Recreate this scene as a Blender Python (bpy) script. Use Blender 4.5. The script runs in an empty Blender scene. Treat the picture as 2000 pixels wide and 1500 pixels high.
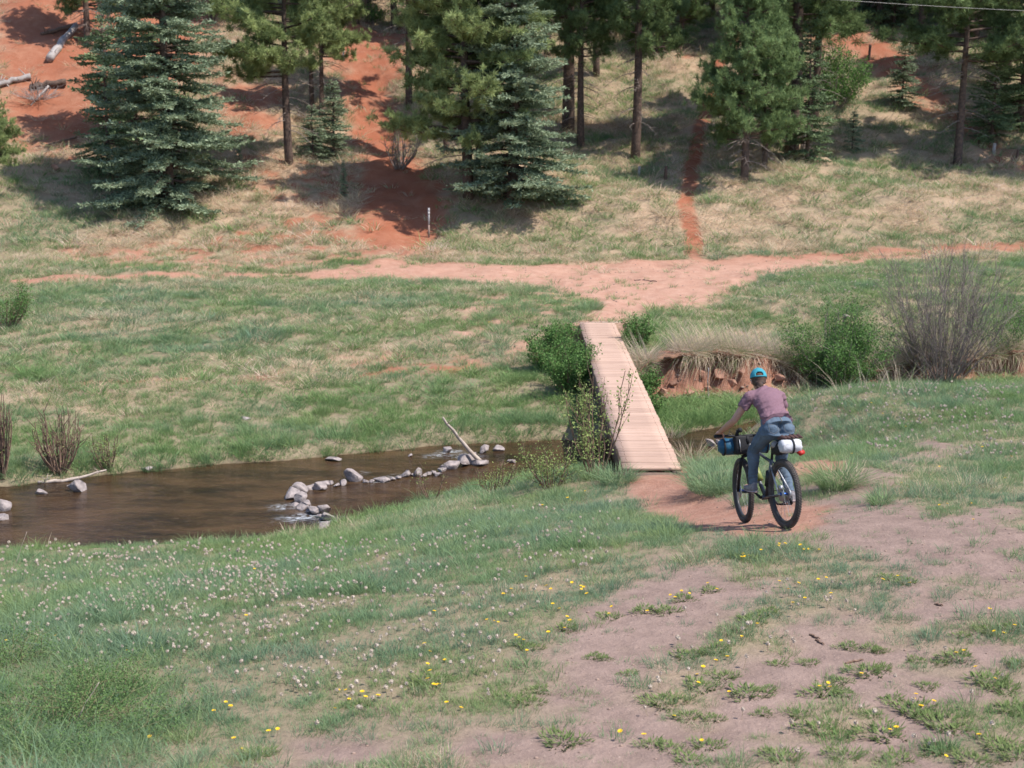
import bpy, math, random, time
import numpy as np
from mathutils import Vector, Matrix
T0 = time.time()
rnd = random.Random(7); NR = np.random.RandomState(11)
# ------------------------------------------------------------------ camera, light, exposure
SC = bpy.context.scene
COL = SC.collection
PITCH = math.radians(11.34); CZ = 5.6; FP = 2778.0
cp, sp = math.cos(PITCH), math.sin(PITCH)
cam = bpy.data.cameras.new('camera'); cam.sensor_width = 36; cam.lens = 50.0; cam.clip_end = 1500; cam.clip_start = 0.1
camo = bpy.data.objects.new('camera', cam); COL.objects.link(camo)
camo.location = (0, 0, CZ); camo.rotation_euler = (math.pi/2 - PITCH, 0, 0)
cam.dof.use_dof = True; cam.dof.focus_distance = 15.6; cam.dof.aperture_fstop = 3.2
SC.camera = camo
SUN_EL, SUN_AZ = math.radians(57), math.radians(-24)     # azimuth measured from +X
sdir = Vector((math.cos(SUN_EL)*math.cos(SUN_AZ), math.cos(SUN_EL)*math.sin(SUN_AZ), math.sin(SUN_EL)))
W = bpy.data.worlds.new('World'); SC.world = W; W.use_nodes = True
wn = W.node_tree; bgn = wn.nodes['Background']
sky = wn.nodes.new('ShaderNodeTexSky'); sky.sky_type = 'NISHITA'; sky.sun_disc = False
sky.sun_elevation = SUN_EL; sky.sun_rotation = math.pi/2 - SUN_AZ; sky.air_density = 1.0; sky.dust_density = 2.5; sky.ozone_density = 1.0
sky.altitude = 2000
wn.links.new(sky.outputs[0], bgn.inputs[0]); bgn.inputs[1].default_value = 0.15
sl = bpy.data.lights.new('sun', 'SUN'); sl.energy = 3.75; sl.angle = math.radians(0.53); sl.color = (1.0, 0.95, 0.88)
so = bpy.data.objects.new('sun', sl); COL.objects.link(so); so.rotation_euler = sdir.to_track_quat('Z', 'Y').to_euler()
SC.view_settings.view_transform = 'Standard'; SC.view_settings.look = 'None'
SC.view_settings.exposure = 0.74; SC.view_settings.gamma = 1.0
SC.render.engine = 'CYCLES'
SC.cycles.use_denoising = True
SC.cycles.max_bounces = 6; SC.cycles.transparent_max_bounces = 8
SC.cycles.sample_clamp_indirect = 6

# ------------------------------------------------------------------ helpers
def tag(o, label=None, cat=None, group=None, kind=None):
    if label: o['label'] = label
    if cat: o['category'] = cat
    if group: o['group'] = group
    if kind: o['kind'] = kind
    return o
def empty(name, loc=(0, 0, 0), rz=0, label=None, cat=None, group=None):
    o = bpy.data.objects.new(name, None); COL.objects.link(o); o.location = loc; o.rotation_euler = (0, 0, rz)
    o.empty_display_size = .1
    return tag(o, label, cat, group)
def mk(name, V, Fc, mat=None, parent=None, smooth=False, link=True):
    """mesh object from vertex array and list of face arrays (k x 3 / k x 4) or one such array"""
    me = bpy.data.meshes.new(name)
    V = np.asarray(V, dtype=np.float32).reshape(-1, 3)
    if not isinstance(Fc, (list, tuple)): Fc = [Fc]
    Fc = [np.asarray(f, dtype=np.int32) for f in Fc if len(f)]
    idx = np.concatenate([f.ravel() for f in Fc]); cnt = np.concatenate([np.full(len(f), f.shape[1], dtype=np.int32) for f in Fc])
    st = np.concatenate([[0], np.cumsum(cnt)[:-1]]).astype(np.int32)
    me.vertices.add(len(V)); me.vertices.foreach_set('co', V.ravel())
    me.loops.add(len(idx)); me.loops.foreach_set('vertex_index', idx)
    me.polygons.add(len(cnt)); me.polygons.foreach_set('loop_start', st); me.polygons.foreach_set('loop_total', cnt)
    if smooth: me.polygons.foreach_set('use_smooth', np.ones(len(cnt), dtype=bool))
    me.update(calc_edges=True); me.validate()
    if mat: me.materials.append(mat)
    o = bpy.data.objects.new(name, me)
    if link: COL.objects.link(o)
    if parent: o.parent = parent
    return o
class MB:
    def __init__(s): s.v = []; s.f = {3: [], 4: []}; s.n = 0
    def add(s, V, Fc):
        V = np.asarray(V, dtype=float).reshape(-1, 3)
        for f in (Fc if isinstance(Fc, (list, tuple)) else [Fc]):
            f = np.asarray(f)
            if len(f): s.f[f.shape[1]].append(f + s.n)
        s.v.append(V); s.n += len(V)
    def tube(s, P, R, k=6, cap=True, sx=1.0, ref=None):
        P = np.asarray(P, dtype=float); n = len(P)
        R = np.asarray(R, dtype=float)
        if R.ndim == 0: R = np.full(n, float(R))
        T = np.gradient(P, axis=0); T /= (np.linalg.norm(T, axis=1)[:, None] + 1e-9)
        ref = np.array([0, 0, 1.0]) if ref is None else np.asarray(ref, float)
        if abs(T[0] @ ref) > .95: ref = np.array([1.0, 0, 0])
        A = np.cross(T, ref); A /= (np.linalg.norm(A, axis=1)[:, None] + 1e-9); B = np.cross(A, T)
        t = np.linspace(0, 2*np.pi, k, endpoint=False)
        RX = R if R.ndim == 1 else R[:, 0]; RY = R if R.ndim == 1 else R[:, 1]
        V = P[:, None, :] + A[:, None, :]*np.cos(t)[None, :, None]*RX[:, None, None] + B[:, None, :]*np.sin(t)[None, :, None]*RY[:, None, None]
        i = np.arange(n-1)[:, None]*k; j = np.arange(k)[None, :]; j2 = (j+1) % k
        q = np.stack([i+j, i+j2, i+k+j2, i+k+j], -1).reshape(-1, 4)
        fs = [q]; V = V.reshape(-1, 3)
        if cap:
            V = np.vstack([V, P[0], P[-1]]); a = n*k
            jj = np.arange(k); tri = np.vstack([np.stack([np.full(k, a), (jj+1) % k, jj], -1), np.stack([np.full(k, a+1), (n-1)*k+jj, (n-1)*k+(jj+1) % k], -1)])
            fs.append(tri)
        s.add(V, fs); return s
    def box(s, c, d, M=None):
        c = np.asarray(c, float); d = np.asarray(d, float)/2
        V = np.array([[x, y, z] for x in (-1, 1) for y in (-1, 1) for z in (-1, 1)], float)*d
        if M is not None: V = V @ np.asarray(M).T
        s.add(V + c, np.array([[0, 1, 3, 2], [4, 6, 7, 5], [0, 4, 5, 1], [2, 3, 7, 6], [0, 2, 6, 4], [1, 5, 7, 3]])); return s
    def build(s, name, mat=None, parent=None, smooth=False, link=True):
        return mk(name, np.vstack(s.v), [np.vstack(s.f[k]) for k in (3, 4) if s.f[k]], mat, parent, smooth, link)

# value noise
PERM = NR.rand(64, 64)*2*np.pi; GCX, GCY = np.cos(PERM), np.sin(PERM)
def vn(x, y):
    """gradient noise, about -0.5 to 0.5"""
    xi = np.floor(x).astype(int); yi = np.floor(y).astype(int); fx = x-xi; fy = y-yi
    ux = fx*fx*fx*(fx*(fx*6-15)+10); uy = fy*fy*fy*(fy*(fy*6-15)+10)
    def g(a, b): i_ = xi+a & 63; j_ = yi+b & 63; return GCX[i_, j_]*(fx-a)+GCY[i_, j_]*(fy-b)
    return .85*((g(0, 0)*(1-ux)+g(1, 0)*ux)*(1-uy)+(g(0, 1)*(1-ux)+g(1, 1)*ux)*uy)
def fbm(x, y, o=4):
    s = 0; a = .5; x = np.asarray(x, float); y = np.asarray(y, float)
    for i in range(o):
        c_, s_ = math.cos(i*1.1+.5), math.sin(i*1.1+.5); f = 2**i; s = s+a*vn((x*c_-y*s_)*f+17.3*i, (x*s_+y*c_)*f+31.7*i); a *= .5
    return s*2
def ss(a, b, x): t = np.clip((x-a)/(b-a), 0, 1); return t*t*(3-2*t)

# ------------------------------------------------------------------ terrain
CT = np.array([(-12,0,3.5),(0,0,3.7),(12,0,3.8),(-30,0,3.2),(30,0,4),(0,4,2.7),(-8,4,2.4),(8,4,2.8),(-3,8,1.45),(3.2,8,1.65),(0,8,1.58),(0,11,1.3),(-4,11,.95),(4,11,1.5),(-10,11,.6),
 (2.9,14.4,1.17),(3.0,13.4,1.27),(2.63,15.48,.88),(2.4,13.7,1.2),(2.5,17,.5),(2.35,18.5,.25),(2.17,20,.07),(2.17,21.2,-.02),(.9,21,-.15),(1.5,14.6,1.0),(1,17,.45),(0.5,14.4,.9),(-4,15,.25),(-8,15,0),(-3,18,-.35),(-8,19,-.75),(0,19.5,-.1),(0,23,-.75),(1.2,23,-.45),(-3,21.5,-1.0),(-14,19,-.8),(-30,18,-.9),
 (3.3,16.5,.85),(3.6,18,.75),(3.4,21,.15),(4,21,.25),(4,24,-.85),(3,23.5,-.7),(3.4,25.2,-1.05),(6,14.4,1.35),(10,14.4,1.5),(6,17.5,.85),(6,20,.62),(6,25,-.03),(5.5,27,-.2),(8,28.2,-.1),(8,23,.3),(10,20,.8),(10,27,.02),(13,29.5,-.3),(20,31,-.2),(25,20,1.5),(30,30,.6),
 (-9,26,-1.0),(-20,25.5,-1.0),(-3,28.3,-.95),(0,29,-.9),(1,29.5,-.9),(-9,32,-.45),(-20,32,-.3),(-3,34,-.4),(0,33,-.45),(.8,35.8,-.02),(2.2,36,-.01),(2.2,34.5,-.2),(-10,38,0),(-3,40,.1),(2.5,40,.1),(-14,43,.3),(0,46,.25),(8,44,.3),(8,38,-.1),(12,38,-.2),(4,33.8,-.05),(6,34.5,-.45),(9,35.2,-.7),(13,36.5,-.5),(20,38,-.3),(14,46,.4),(20,44,.3),(30,40,0),(6,38,-.1),
 (-30,44,.5),(-18,48,.65),(-10,49,.7),(-5,48.5,.62),(0,49.5,.7),(5,49.5,.72),(10,50,.7),(18,50,.7),(25,50,.9),(-18,53,2.0),(-10,53,2.1),(-2,53,2.05),(4,53,2.2),(8,55,2.6),(12,55,2.5),(18,54,1.9),(24,55,2.3),
 (-24,60,4.6),(-16,60,4.3),(-9,57,3.1),(-4,58,3.3),(5,58,3.2),(10,60,4.0),(18,58,3.0),(25,60,3.6),(-26,70,9.4),(-15,70,8),(-4,70,7),(5,70,6.8),(15,70,7),(26,70,7),(-28,83,15.5),(-12,83,12.3),(0,83,11.3),(12,83,11.3),(28,83,11.5),(-35,100,22),(0,100,18),(35,100,18),(0,130,34),(-50,130,38),(50,130,34),(-60,60,7),(60,60,5)], float)
def rbf_setup(P, v, eps=1e-6):
    d = np.linalg.norm(P[:, None]-P[None], axis=2); n = len(P)
    A = np.zeros((n+3, n+3)); A[:n, :n] = np.sqrt(d*d+4) + np.eye(n)*-.02; A[:n, n] = 1; A[:n, n+1:] = P; A[n, :n] = 1; A[n+1:, :n] = P.T
    return np.linalg.solve(A, np.concatenate([v, [0, 0, 0]]))
RW = rbf_setup(CT[:, :2], CT[:, 2])
def base_h(x, y):
    sh = np.shape(x); x = np.ravel(x); y = np.ravel(y); out = np.zeros(len(x)); n = len(CT)
    for i in range(0, len(x), 40000):
        a = x[i:i+40000]; b = y[i:i+40000]
        d = np.sqrt((a[:, None]-CT[None, :, 0])**2+(b[:, None]-CT[None, :, 1])**2+4)
        out[i:i+40000] = d @ RW[:n] + RW[n] + RW[n+1]*a + RW[n+2]*b
    return out.reshape(sh)
NBK = np.array([(-60,19),(-14,20.5),(-8,21.1),(-5.6,21.2),(-4,21.6),(-2.9,22.3),(-1.5,23.7),(0,24.8),(1.5,25.2),(2.5,25.6),(4,26.5),(6,28.1),(8,28.9),(12,30),(20,32),(60,40)], float)
FBK = np.array([(-60,23.5),(-14,24),(-9,24.4),(-7.1,25.4),(-5,26.1),(-3,26.8),(-1.4,27.5),(0,27.8),(1.3,28),(3.6,28.6),(4.6,29.3),(6,30.3),(8,31.2),(12,32.5),(20,34.5),(60,43)], float)
CBK = np.array([(-60,60),(2.4,31.2),(3.5,32.0),(4.8,32.6),(6.9,33.4),(8.7,33.9),(12,34.8),(20,37),(60,46)], float)
def trail_d(x, y, P):
    d = np.full(np.shape(x), 1e9)
    for a, b in zip(P[:-1], P[1:]):
        a = np.array(a[:2], float); b = np.array(b[:2], float); ab = b-a; t = np.clip(((x-a[0])*ab[0]+(y-a[1])*ab[1])/(ab@ab), 0, 1)
        d = np.minimum(d, np.hypot(x-a[0]-t*ab[0], y-a[1]-t*ab[1]))
    return d
WATER = -1.2
def height(x, y):
    b = base_h(x, y)
    wig = fbm(x*.9+5, y*.9, 3)*.22
    yn = np.interp(x, NBK[:, 0], NBK[:, 1])+wig; yf = np.interp(x, FBK[:, 0], FBK[:, 1])+wig*.8
    ycb = np.interp(x, CBK[:, 0], CBK[:, 1])+fbm(x*1.3, y*.3+9, 3)*.35
    micro = fbm(x*.55, y*.55+3, 4)*.16*ss(16, 26, y)*(1-ss(1.0, .4, np.hypot(np.clip(x-2.17, -9, 9), 0)*0+9))
    far = ss(46, 62, y)
    b = b + micro*(1+1.6*far)*ss(.8, 2.2, np.abs(x-2.17)+4*ss(36, 38, y)) + fbm(x*2.2, y*2.2, 2)*.02 + fbm(x*.16, y*.16, 3)*.9*far
    b = b - .07*np.exp(-(trail_d(x, y, [(6.5, 49), (6.6, 53), (7.2, 58), (8.3, 66), (10, 76), (11, 84)])/.45)**2)*ss(50, 53, y)
    b = b - .35*np.exp(-(trail_d(x, y, [(-3.2, 50), (-3.6, 54), (-4.2, 60), (-6.5, 69)])/1.0)**2)
    # mound edge
    b = b + .28*np.exp(-((x-4.3)/2.3)**2-((y-52.2)/1.1)**2) + .35*np.exp(-((x-14)/4.0)**2-((y-53.5)/1.5)**2)
    s = yn-y                                   # >0 on near side of creek
    shore = WATER-.05
    bw_n = .55+.5*ss(-1, -4, x)
    zn = shore + (np.maximum(b, shore+.12)-shore)*ss(0, bw_n, s)
    wx = ss(2.0, 3.0, x)
    t = y-yf
    zf0 = shore + (np.maximum(b, shore+.1)-shore)*ss(0, .55, t)
    flood = shore+.1+.05*fbm(x*2, y*2)
    rough = fbm(x*3.1, y*3.1+4, 4)*.42
    k = ss(0, 1, (y-ycb)/.42+rough*.8)
    zf1 = np.where(t > .3, flood, shore+(flood-shore)*ss(0, .3, t))
    zf1 = zf1 + (np.maximum(b, flood+.3)-zf1)*k + rough*np.exp(-((y-ycb-.1)/.45)**2)*.8
    zf = zf0*(1-wx)+zf1*wx
    ud = ss(.95, .6, np.abs(x-2.17))*ss(20.9, 21.5, y)*ss(35.95, 35.6, y)
    ends = ss(1.6, .6, np.abs(x-2.17))*(ss(20.3, 20.9, y)*ss(21.5, 21.2, y)+ss(35.5, 35.8, y)*ss(37.2, 36.2, y))
    bed = WATER-.3+.08*fbm(x*2, y*2)
    z = np.where(s > 0, zn, np.where(t > 0, zf, np.minimum(shore, shore-.25*ss(0, .5, np.minimum(-s, -t))+.02)))
    z = z*(1-ud)+np.minimum(z, -.5)*ud
    z = z*(1-ends)+np.minimum(z, -.015)*ends
    return z
def axis(parts):
    a = []
    for lo, hi, st in parts: a += list(np.arange(lo, hi-1e-6, st))
    return a
gx = np.array([-420, -250, -150, -100, -70, -50, -40] + axis([(-34, -16, .5), (-16, -11, .22), (-11, 11, .11), (11, 16, .22), (16, 34, .5)]) + [34, 40, 50, 70, 100, 150, 250, 420], float)
gy = np.array([-200, -80, -40, -20, -10, -5, -2, 0, 1, 2, 3, 4] + axis([(5, 7, .25), (7, 37, .11), (37, 60, .2), (60, 88, .4), (88, 130, 1.5)]) + [130, 140, 155, 175, 210, 260, 330, 450], float)
GX, GY = np.meshgrid(gx, gy)
GZ = height(GX, GY)
def hq(x, y):
    x = np.asarray(x, float); y = np.asarray(y, float)
    i = np.clip(np.searchsorted(gx, x)-1, 0, len(gx)-2); j = np.clip(np.searchsorted(gy, y)-1, 0, len(gy)-2)
    u = (x-gx[i])/(gx[i+1]-gx[i]); v = (y-gy[j])/(gy[j+1]-gy[j])
    return (GZ[j, i]*(1-u)+GZ[j, i+1]*u)*(1-v)+(GZ[j+1, i]*(1-u)+GZ[j+1, i+1]*u)*v
TS = np.concatenate([np.arange(6, 40, .04), np.arange(40, 110, .12)])
def at(px, py):
    """point of the ground that shows at this place of the photograph (2000 x 1500)"""
    u = (px-1000)/FP; v = (py-750)/FP; d = np.array([u, cp-v*sp, -sp-v*cp])
    P = np.array([0, 0, CZ])[None]+TS[:, None]*d[None]
    hit = np.nonzero(P[:, 2] < hq(P[:, 0], P[:, 1]))[0]
    p = P[hit[0]] if len(hit) else P[-1]
    return np.array([p[0], p[1], float(hq(p[0], p[1]))])
def atw(px, py):
    """point of the creek's surface that shows at this place of the photograph"""
    u = (px-1000)/FP; v = (py-750)/FP; d = np.array([u, cp-v*sp, -sp-v*cp]); t = (WATER-CZ)/d[2]; return np.array([0, 0, CZ])+d*t
def proj(P):
    P = np.asarray(P, float)-np.array([0, 0, CZ]); dep = P[..., 1]*cp-P[..., 2]*sp
    return 1000+FP*P[..., 0]/dep, 750-FP*(P[..., 1]*sp+P[..., 2]*cp)/dep
def wpoly(pts): return np.array([at(*p)[:2] for p in pts])
def inside(x, y, P):
    r = np.zeros(np.shape(x), bool); n = len(P)
    for i in range(n):
        x1, y1 = P[i]; x2, y2 = P[(i+1) % n]
        c = ((y1 > y) != (y2 > y)) & (x < (x2-x1)*(y-y1)/(y2-y1+1e-12)+x1); r ^= c
    return r
def pmask(x, y, P, soft=.25):
    m = (x > P[:, 0].min()-3) & (x < P[:, 0].max()+3) & (y > P[:, 1].min()-3) & (y < P[:, 1].max()+3)
    out = np.zeros(np.shape(x))
    xs = x[m]; ys = y[m]
    if not len(xs): return out
    d = trail_d(xs, ys, list(P)+[P[0]]); s = np.where(inside(xs, ys, P), d, -d)
    out[m] = ss(-soft, soft, s+fbm(xs*1.4, ys*1.4, 4)*soft*1.8)
    return out
# earth zones (outlines found on the ground)
Z_MAUVE = wpoly([(1222,914),(1334,912),(1352,958),(1400,985),(1440,1000),(1500,1000),(1560,985),(1590,950),(1640,935),(1700,905),(1760,880),(1800,862),(1880,866),(1800,895),(1740,930),(1700,975),(1780,985),(1870,1005),(2000,990),(2060,1100),(2060,1520),(430,1520),(620,1450),(720,1425),(830,1405),(960,1385),(1060,1290),(1100,1230),(1180,1160),(1290,1100),(1370,1075),(1415,1040),(1370,1010),(1300,985),(1245,945)])
Z_PATH = wpoly([(-40,550),(200,541),(350,532),(600,534),(640,528),(760,503),(960,518),(1200,514),(1400,508),(1550,500),(1800,488),(2040,470),(2040,482),(1850,500),(1720,513),(1560,528),(1480,548),(1420,580),(1340,600),(1260,610),(1215,632),(1128,632),(1150,612),(1170,598),(1100,572),(1040,556),(900,549),(760,546),(640,549),(560,541),(350,544),(150,551),(-40,558)])
Z_LANE = wpoly([(650,140),(750,140),(790,250),(850,340),(885,400),(865,440),(840,495),(720,500),(690,450),(700,390),(690,280),(670,200)])
Z_ORANGE = wpoly([(1212,908),(1340,906),(1368,955),(1445,990),(1560,975),(1625,990),(1620,1015),(1560,1040),(1450,1046),(1380,1040),(1285,1008),(1228,958)])
Z_RED = [wpoly(p) for p in ([(-20,-10),(430,-10),(380,150),(230,240),(120,300),(-20,200)], [(640,50),(790,60),(800,150),(650,165)], [(1260,60),(1340,66),(1340,112),(1260,105)],
  [(1590,40),(1760,90),(1850,190),(1960,290),(2010,340),(1960,320),(1880,250),(1780,190),(1700,140),(1600,90)], [(430,150),(560,170),(540,260),(450,280),(430,200)])]
Z_BAND = [wpoly(p) for p in ([(60,525),(120,490),(380,475),(560,420),(690,408),(760,440),(800,500),(640,518),(340,528)], [(930,575),(1080,565),(1150,590),(1090,610),(1000,640),(880,665),(900,620)],
  [(640,700),(820,690),(960,690),(1060,660),(1000,700),(900,740),(700,735)], [(0,190),(180,190),(170,330),(0,300)], [(470,300),(700,300),(700,400),(520,400)], [(60,752),(240,745),(420,740),(560,728),(560,734),(420,748),(240,754),(60,762)], [(1280,655),(1420,640),(1490,665),(1480,690),(1300,680)])]
Z_NTRAIL = wpoly([(1352,505),(1356,470),(1346,435),(1337,400),(1346,365),(1350,330),(1360,290),(1364,262),(1378,225),(1385,200),(1398,165),(1400,140),(1425,95),(1440,60)])
Z_TURF = [wpoly(p) for p in ([(1420,1050),(1560,1058),(1700,1085),(1725,1120),(1715,1175),(1640,1215),(1560,1235),(1480,1275),(1400,1320),(1330,1400),(1280,1390),(1330,1290),(1440,1210),(1540,1130),(1420,1110),(1330,1100)],
  [(700,1520),(760,1440),(900,1410),(1000,1330),(1050,1300),(1060,1400),(900,1470),(860,1520)], [(1700,1200),(2060,1160),(2060,1330),(1960,1340),(1800,1320)], [(1600,1360),(1800,1330),(2060,1360),(2060,1520),(1560,1520),(1520,1460)], [(1700,1080),(1960,1120),(1960,1180),(1760,1180)])]
def zones(x, y):
    dirt = pmask(x, y, Z_MAUVE, .42)
    turf = np.maximum.reduce([pmask(x, y, p, .3)*w for p, w in zip(Z_TURF, (1, .95, .62, .78, .35))])
    patch = ss(-.16, .16, fbm(x*1.5+40, y*1.9, 5)+.06)
    t0 = pmask(x, y, Z_TURF[0], .35)*ss(-.45, -.1, fbm(x*2.2, y*2.6+3, 4))
    dirt = dirt*(1-np.maximum(turf*patch, t0*.9))
    red = pmask(x, y, Z_PATH, .3)*(1-.25*ss(9, 12, x)*ss(-.25, .15, fbm(x*1.1, y*2.4+7, 4)))*(1-.0*ss(-8, -10, x)*ss(-.2, .2, fbm(x*1.1, y*2.4+7, 4)))
    red = np.maximum(red, pmask(x, y, Z_LANE, .5))
    red = np.maximum(red, .97*np.maximum.reduce([pmask(x, y, p, .9) for p in Z_RED]))
    red = np.maximum(red, np.maximum.reduce([pmask(x, y, p, .35) for p in Z_BAND])*ss(-.12, .25, fbm(x*1.2, y*1.7, 4)+.05)*.9)
    red = np.maximum(red, ss(.42, .2, trail_d(x, y, Z_NTRAIL)+fbm(x*2, y*2)*.12))
    ycb = np.interp(x, CBK[:, 0], CBK[:, 1])
    cliff = ss(15, 12, x)*ss(2.4, 3.0, x)*ss(-.5, -.15, y-ycb+fbm(x, y)*.2)*ss(.75, .45, y-ycb)
    red = np.maximum(red, cliff)
    o_m = pmask(x, y, Z_ORANGE, .13); red = np.maximum(red, .8*o_m); dirt = np.maximum(dirt, o_m)
    gully = np.exp(-((x-4.0)/.7)**2-((y-18.6)/1.0)**2)
    red = np.maximum(red, ss(.4, .7, gully+fbm(x*2, y*2)*.2))
    return dirt, red
DP = [(200,1100,.15,.6),(300,1300,.2,.7),(900,1100,.2,.7),(700,1200,.12,.9),(1200,1090,.15,.9),(1050,1000,.22,.6),(300,1055,.2,0),(600,1040,.25,0),(100,1060,.2,.1),(300,870,.12,0),(700,830,.08,.1),(1000,800,.08,0),(600,900,.2,0),(100,730,.62,0),(300,640,.35,.7),(150,690,.45,.3),(430,670,.3,.6),(500,600,.55,.3),(800,600,.5,.3),(250,580,.35,.6),(950,720,.45,0),(600,745,.55,0),(300,770,.5,0),(850,760,.35,0),(1100,740,.2,.2),(1400,620,.35,.1),(1500,560,.5,.2),(1700,560,.3,.1),(1950,560,.25,.2),(1600,480,.7,.5),(1800,470,.6,.4),(1400,480,.6,.6),(200,430,.4,.4),(60,430,.2,.8),(400,450,.6,.1),(500,490,.9,0),(200,510,.85,0),(620,360,.95,0),(100,330,.8,0),(1200,420,.62,0),(1300,400,.6,0),(1500,370,.72,0),(1800,370,.6,0),(1650,430,.35,.2),(1950,430,.25,.5),(1250,200,.65,0),(1300,150,.5,.2),(1700,250,.65,.1),(1620,200,.3,.7),(1900,350,.55,.1),(1150,480,.45,.1),(900,480,.45,0),(700,490,.5,0),(1700,800,.2,.6),(1900,850,.42,.3),(1650,870,.25,.5),(1900,960,.4,.4),(1600,780,.12,.5),(1350,800,.02,0),(1400,930,.15,.8),(1100,400,.6,0),(1200,340,.5,.3),(300,150,.9,0),(1600,1150,.25,.9),(1700,1400,.3,.2),(900,1400,.4,.4),(1060,940,.2,.4),(500,1120,.2,.4),(1450,700,.8,0),(1300,640,.25,0),(800,400,.85,0)]
DPW = np.array([at(a, b)[:2] for a, b, _, _ in DP]); DPV = np.array([(c, d) for _, _, c, d in DP])
def drycool(x, y):
    sh = np.shape(x); x = np.ravel(x); y = np.ravel(y); dr = np.zeros(len(x)); co = np.zeros(len(x))
    for i in range(0, len(x), 40000):
        a = x[i:i+40000]; b = y[i:i+40000]; s = .12*(np.clip(b, 4, 200)+2)
        w = 1/(((a[:, None]-DPW[None, :, 0])**2+((b[:, None]-DPW[None, :, 1])*.6)**2)/(s*s)[:, None]+.03)**1.6
        v = (w @ DPV)/w.sum(1)[:, None]; dr[i:i+40000] = v[:, 0]; co[i:i+40000] = v[:, 1]
    nr = ss(26, 14, y)
    dr = dr+fbm(x*.22, y*.42, 6)*(.7+.25*ss(44, 50, y))+fbm(x*1.1+7, y*1.6, 4)*(.5+.25*ss(44, 50, y))+nr*fbm(x*3.5, y*4, 3)*.4-.20*ss(50, 42, y)-.30*np.exp(-((y-np.interp(x, FBK[:, 0], FBK[:, 1])-1.6)/2.0)**2)*ss(4, 2, x)-.12*ss(22, 16, y); co = co+.16*ss(48, 40, y)+fbm(x*.3+50, y*.5, 5)*.9+fbm(x*1.4, y*1.8+8, 3)*.5
    return np.clip(dr, 0, 1).reshape(sh), np.clip(co, 0, 1).reshape(sh)

# ------------------------------------------------------------------ materials
def mat(name): m = bpy.data.materials.new(name); m.use_nodes = True; return m, m.node_tree, m.node_tree.nodes['Principled BSDF']
def N(nt, typ, **kw):
    n = nt.nodes.new(typ)
    for k, v in kw.items():
        if k.startswith('i_'): n.inputs[k[2:].replace('_', ' ')].default_value = v
        elif k.startswith('n'): n.inputs[int(k[1:])].default_value = v
        else: setattr(n, k, v)
    return n
def mixc(nt, f, a, b, blend='MIX'):
    n = nt.nodes.new('ShaderNodeMix'); n.data_type = 'RGBA'; n.blend_type = blend
    for i, v in ((0, f), (6, a), (7, b)):
        if hasattr(v, 'is_linked'): nt.links.new(v, n.inputs[i])
        elif i == 0: n.inputs[0].default_value = v
        else: n.inputs[i].default_value = (*v, 1)
    return n.outputs[2]
def noise(nt, scale, detail=4, rough=.6, coord='Object', vec=None):
    if vec is None:
        tc = nt.nodes.new('ShaderNodeTexCoord'); vec = tc.outputs[coord]
    n = N(nt, 'ShaderNodeTexNoise'); n.inputs['Scale'].default_value = scale; n.inputs['Detail'].default_value = detail; n.inputs['Roughness'].default_value = rough
    nt.links.new(vec, n.inputs['Vector']); return n.outputs['Fac']
def ramp(nt, f, lo, hi):
    n = nt.nodes.new('ShaderNodeMapRange'); n.inputs[1].default_value = lo; n.inputs[2].default_value = hi; nt.links.new(f, n.inputs[0]); return n.outputs[0]
def bump(nt, b, h, s=.5, d=.02):
    n = nt.nodes.new('ShaderNodeBump'); n.inputs['Strength'].default_value = s; n.inputs['Distance'].default_value = d
    nt.links.new(h, n.inputs['Height']); nt.links.new(n.outputs[0], b.inputs['Normal'])
def simple(name, c1, c2=None, scale=8, rough=.8, bmp=0, metal=0, bd=.01, detail=4):
    m, nt, b = mat(name); b.inputs['Roughness'].default_value = rough; b.inputs['Metallic'].default_value = metal
    b.inputs['Specular IOR Level'].default_value = .3
    f = noise(nt, scale, detail)
    c2 = c2 or tuple(x*.75 for x in c1)
    nt.links.new(mixc(nt, ramp(nt, f, .3, .7), c2, c1), b.inputs['Base Color'])
    if bmp: bump(nt, b, f, bmp, bd)
    return m
# ground
MG, nt, b = mat('earth'); b.inputs['Roughness'].default_value = .95; b.inputs['Specular IOR Level'].default_value = .1
def attr(nt, nm, typ='GEOMETRY'):
    a = nt.nodes.new('ShaderNodeAttribute'); a.attribute_name = nm; a.attribute_type = typ; return a.outputs['Fac']
fin = noise(nt, 14, 6, .7); big = noise(nt, .7, 5, .6); mid = noise(nt, 3.5, 5, .65); grit = noise(nt, 60, 3, .7)
soil = mixc(nt, ramp(nt, fin, .3, .7), (.20, .17, .105), (.30, .235, .16))
drysoil = mixc(nt, ramp(nt, fin, .3, .7), (.34, .22, .15), (.46, .34, .23))
soil = mixc(nt, attr(nt, 'dry'), soil, drysoil)
mauve = mixc(nt, ramp(nt, mid, .35, .65), (.225, .158, .132), (.305, .216, .180))
mauve = mixc(nt, ramp(nt, grit, .62, .74), mauve, (.50, .38, .32))
mauve = mixc(nt, ramp(nt, grit, .36, .27), mauve, (.17, .11, .09))
redc = mixc(nt, ramp(nt, mid, .3, .7), (.27, .10, .056), (.375, .175, .11))
redc = mixc(nt, ramp(nt, big, .35, .65), redc, (.29, .10, .055))
redc = mixc(nt, ramp(nt, attr(nt, 'pale'), 0, 1), redc, mixc(nt, ramp(nt, mid, .3, .7), (.38, .205, .145), (.475, .29, .215)))
redc = mixc(nt, ramp(nt, grit, .62, .75), redc, (.62, .42, .32))
redc = mixc(nt, ramp(nt, grit, .34, .27), redc, (.22, .10, .06))
c = mixc(nt, attr(nt, 'dirt'), soil, mauve); c = mixc(nt, attr(nt, 'red'), c, redc)
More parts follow.
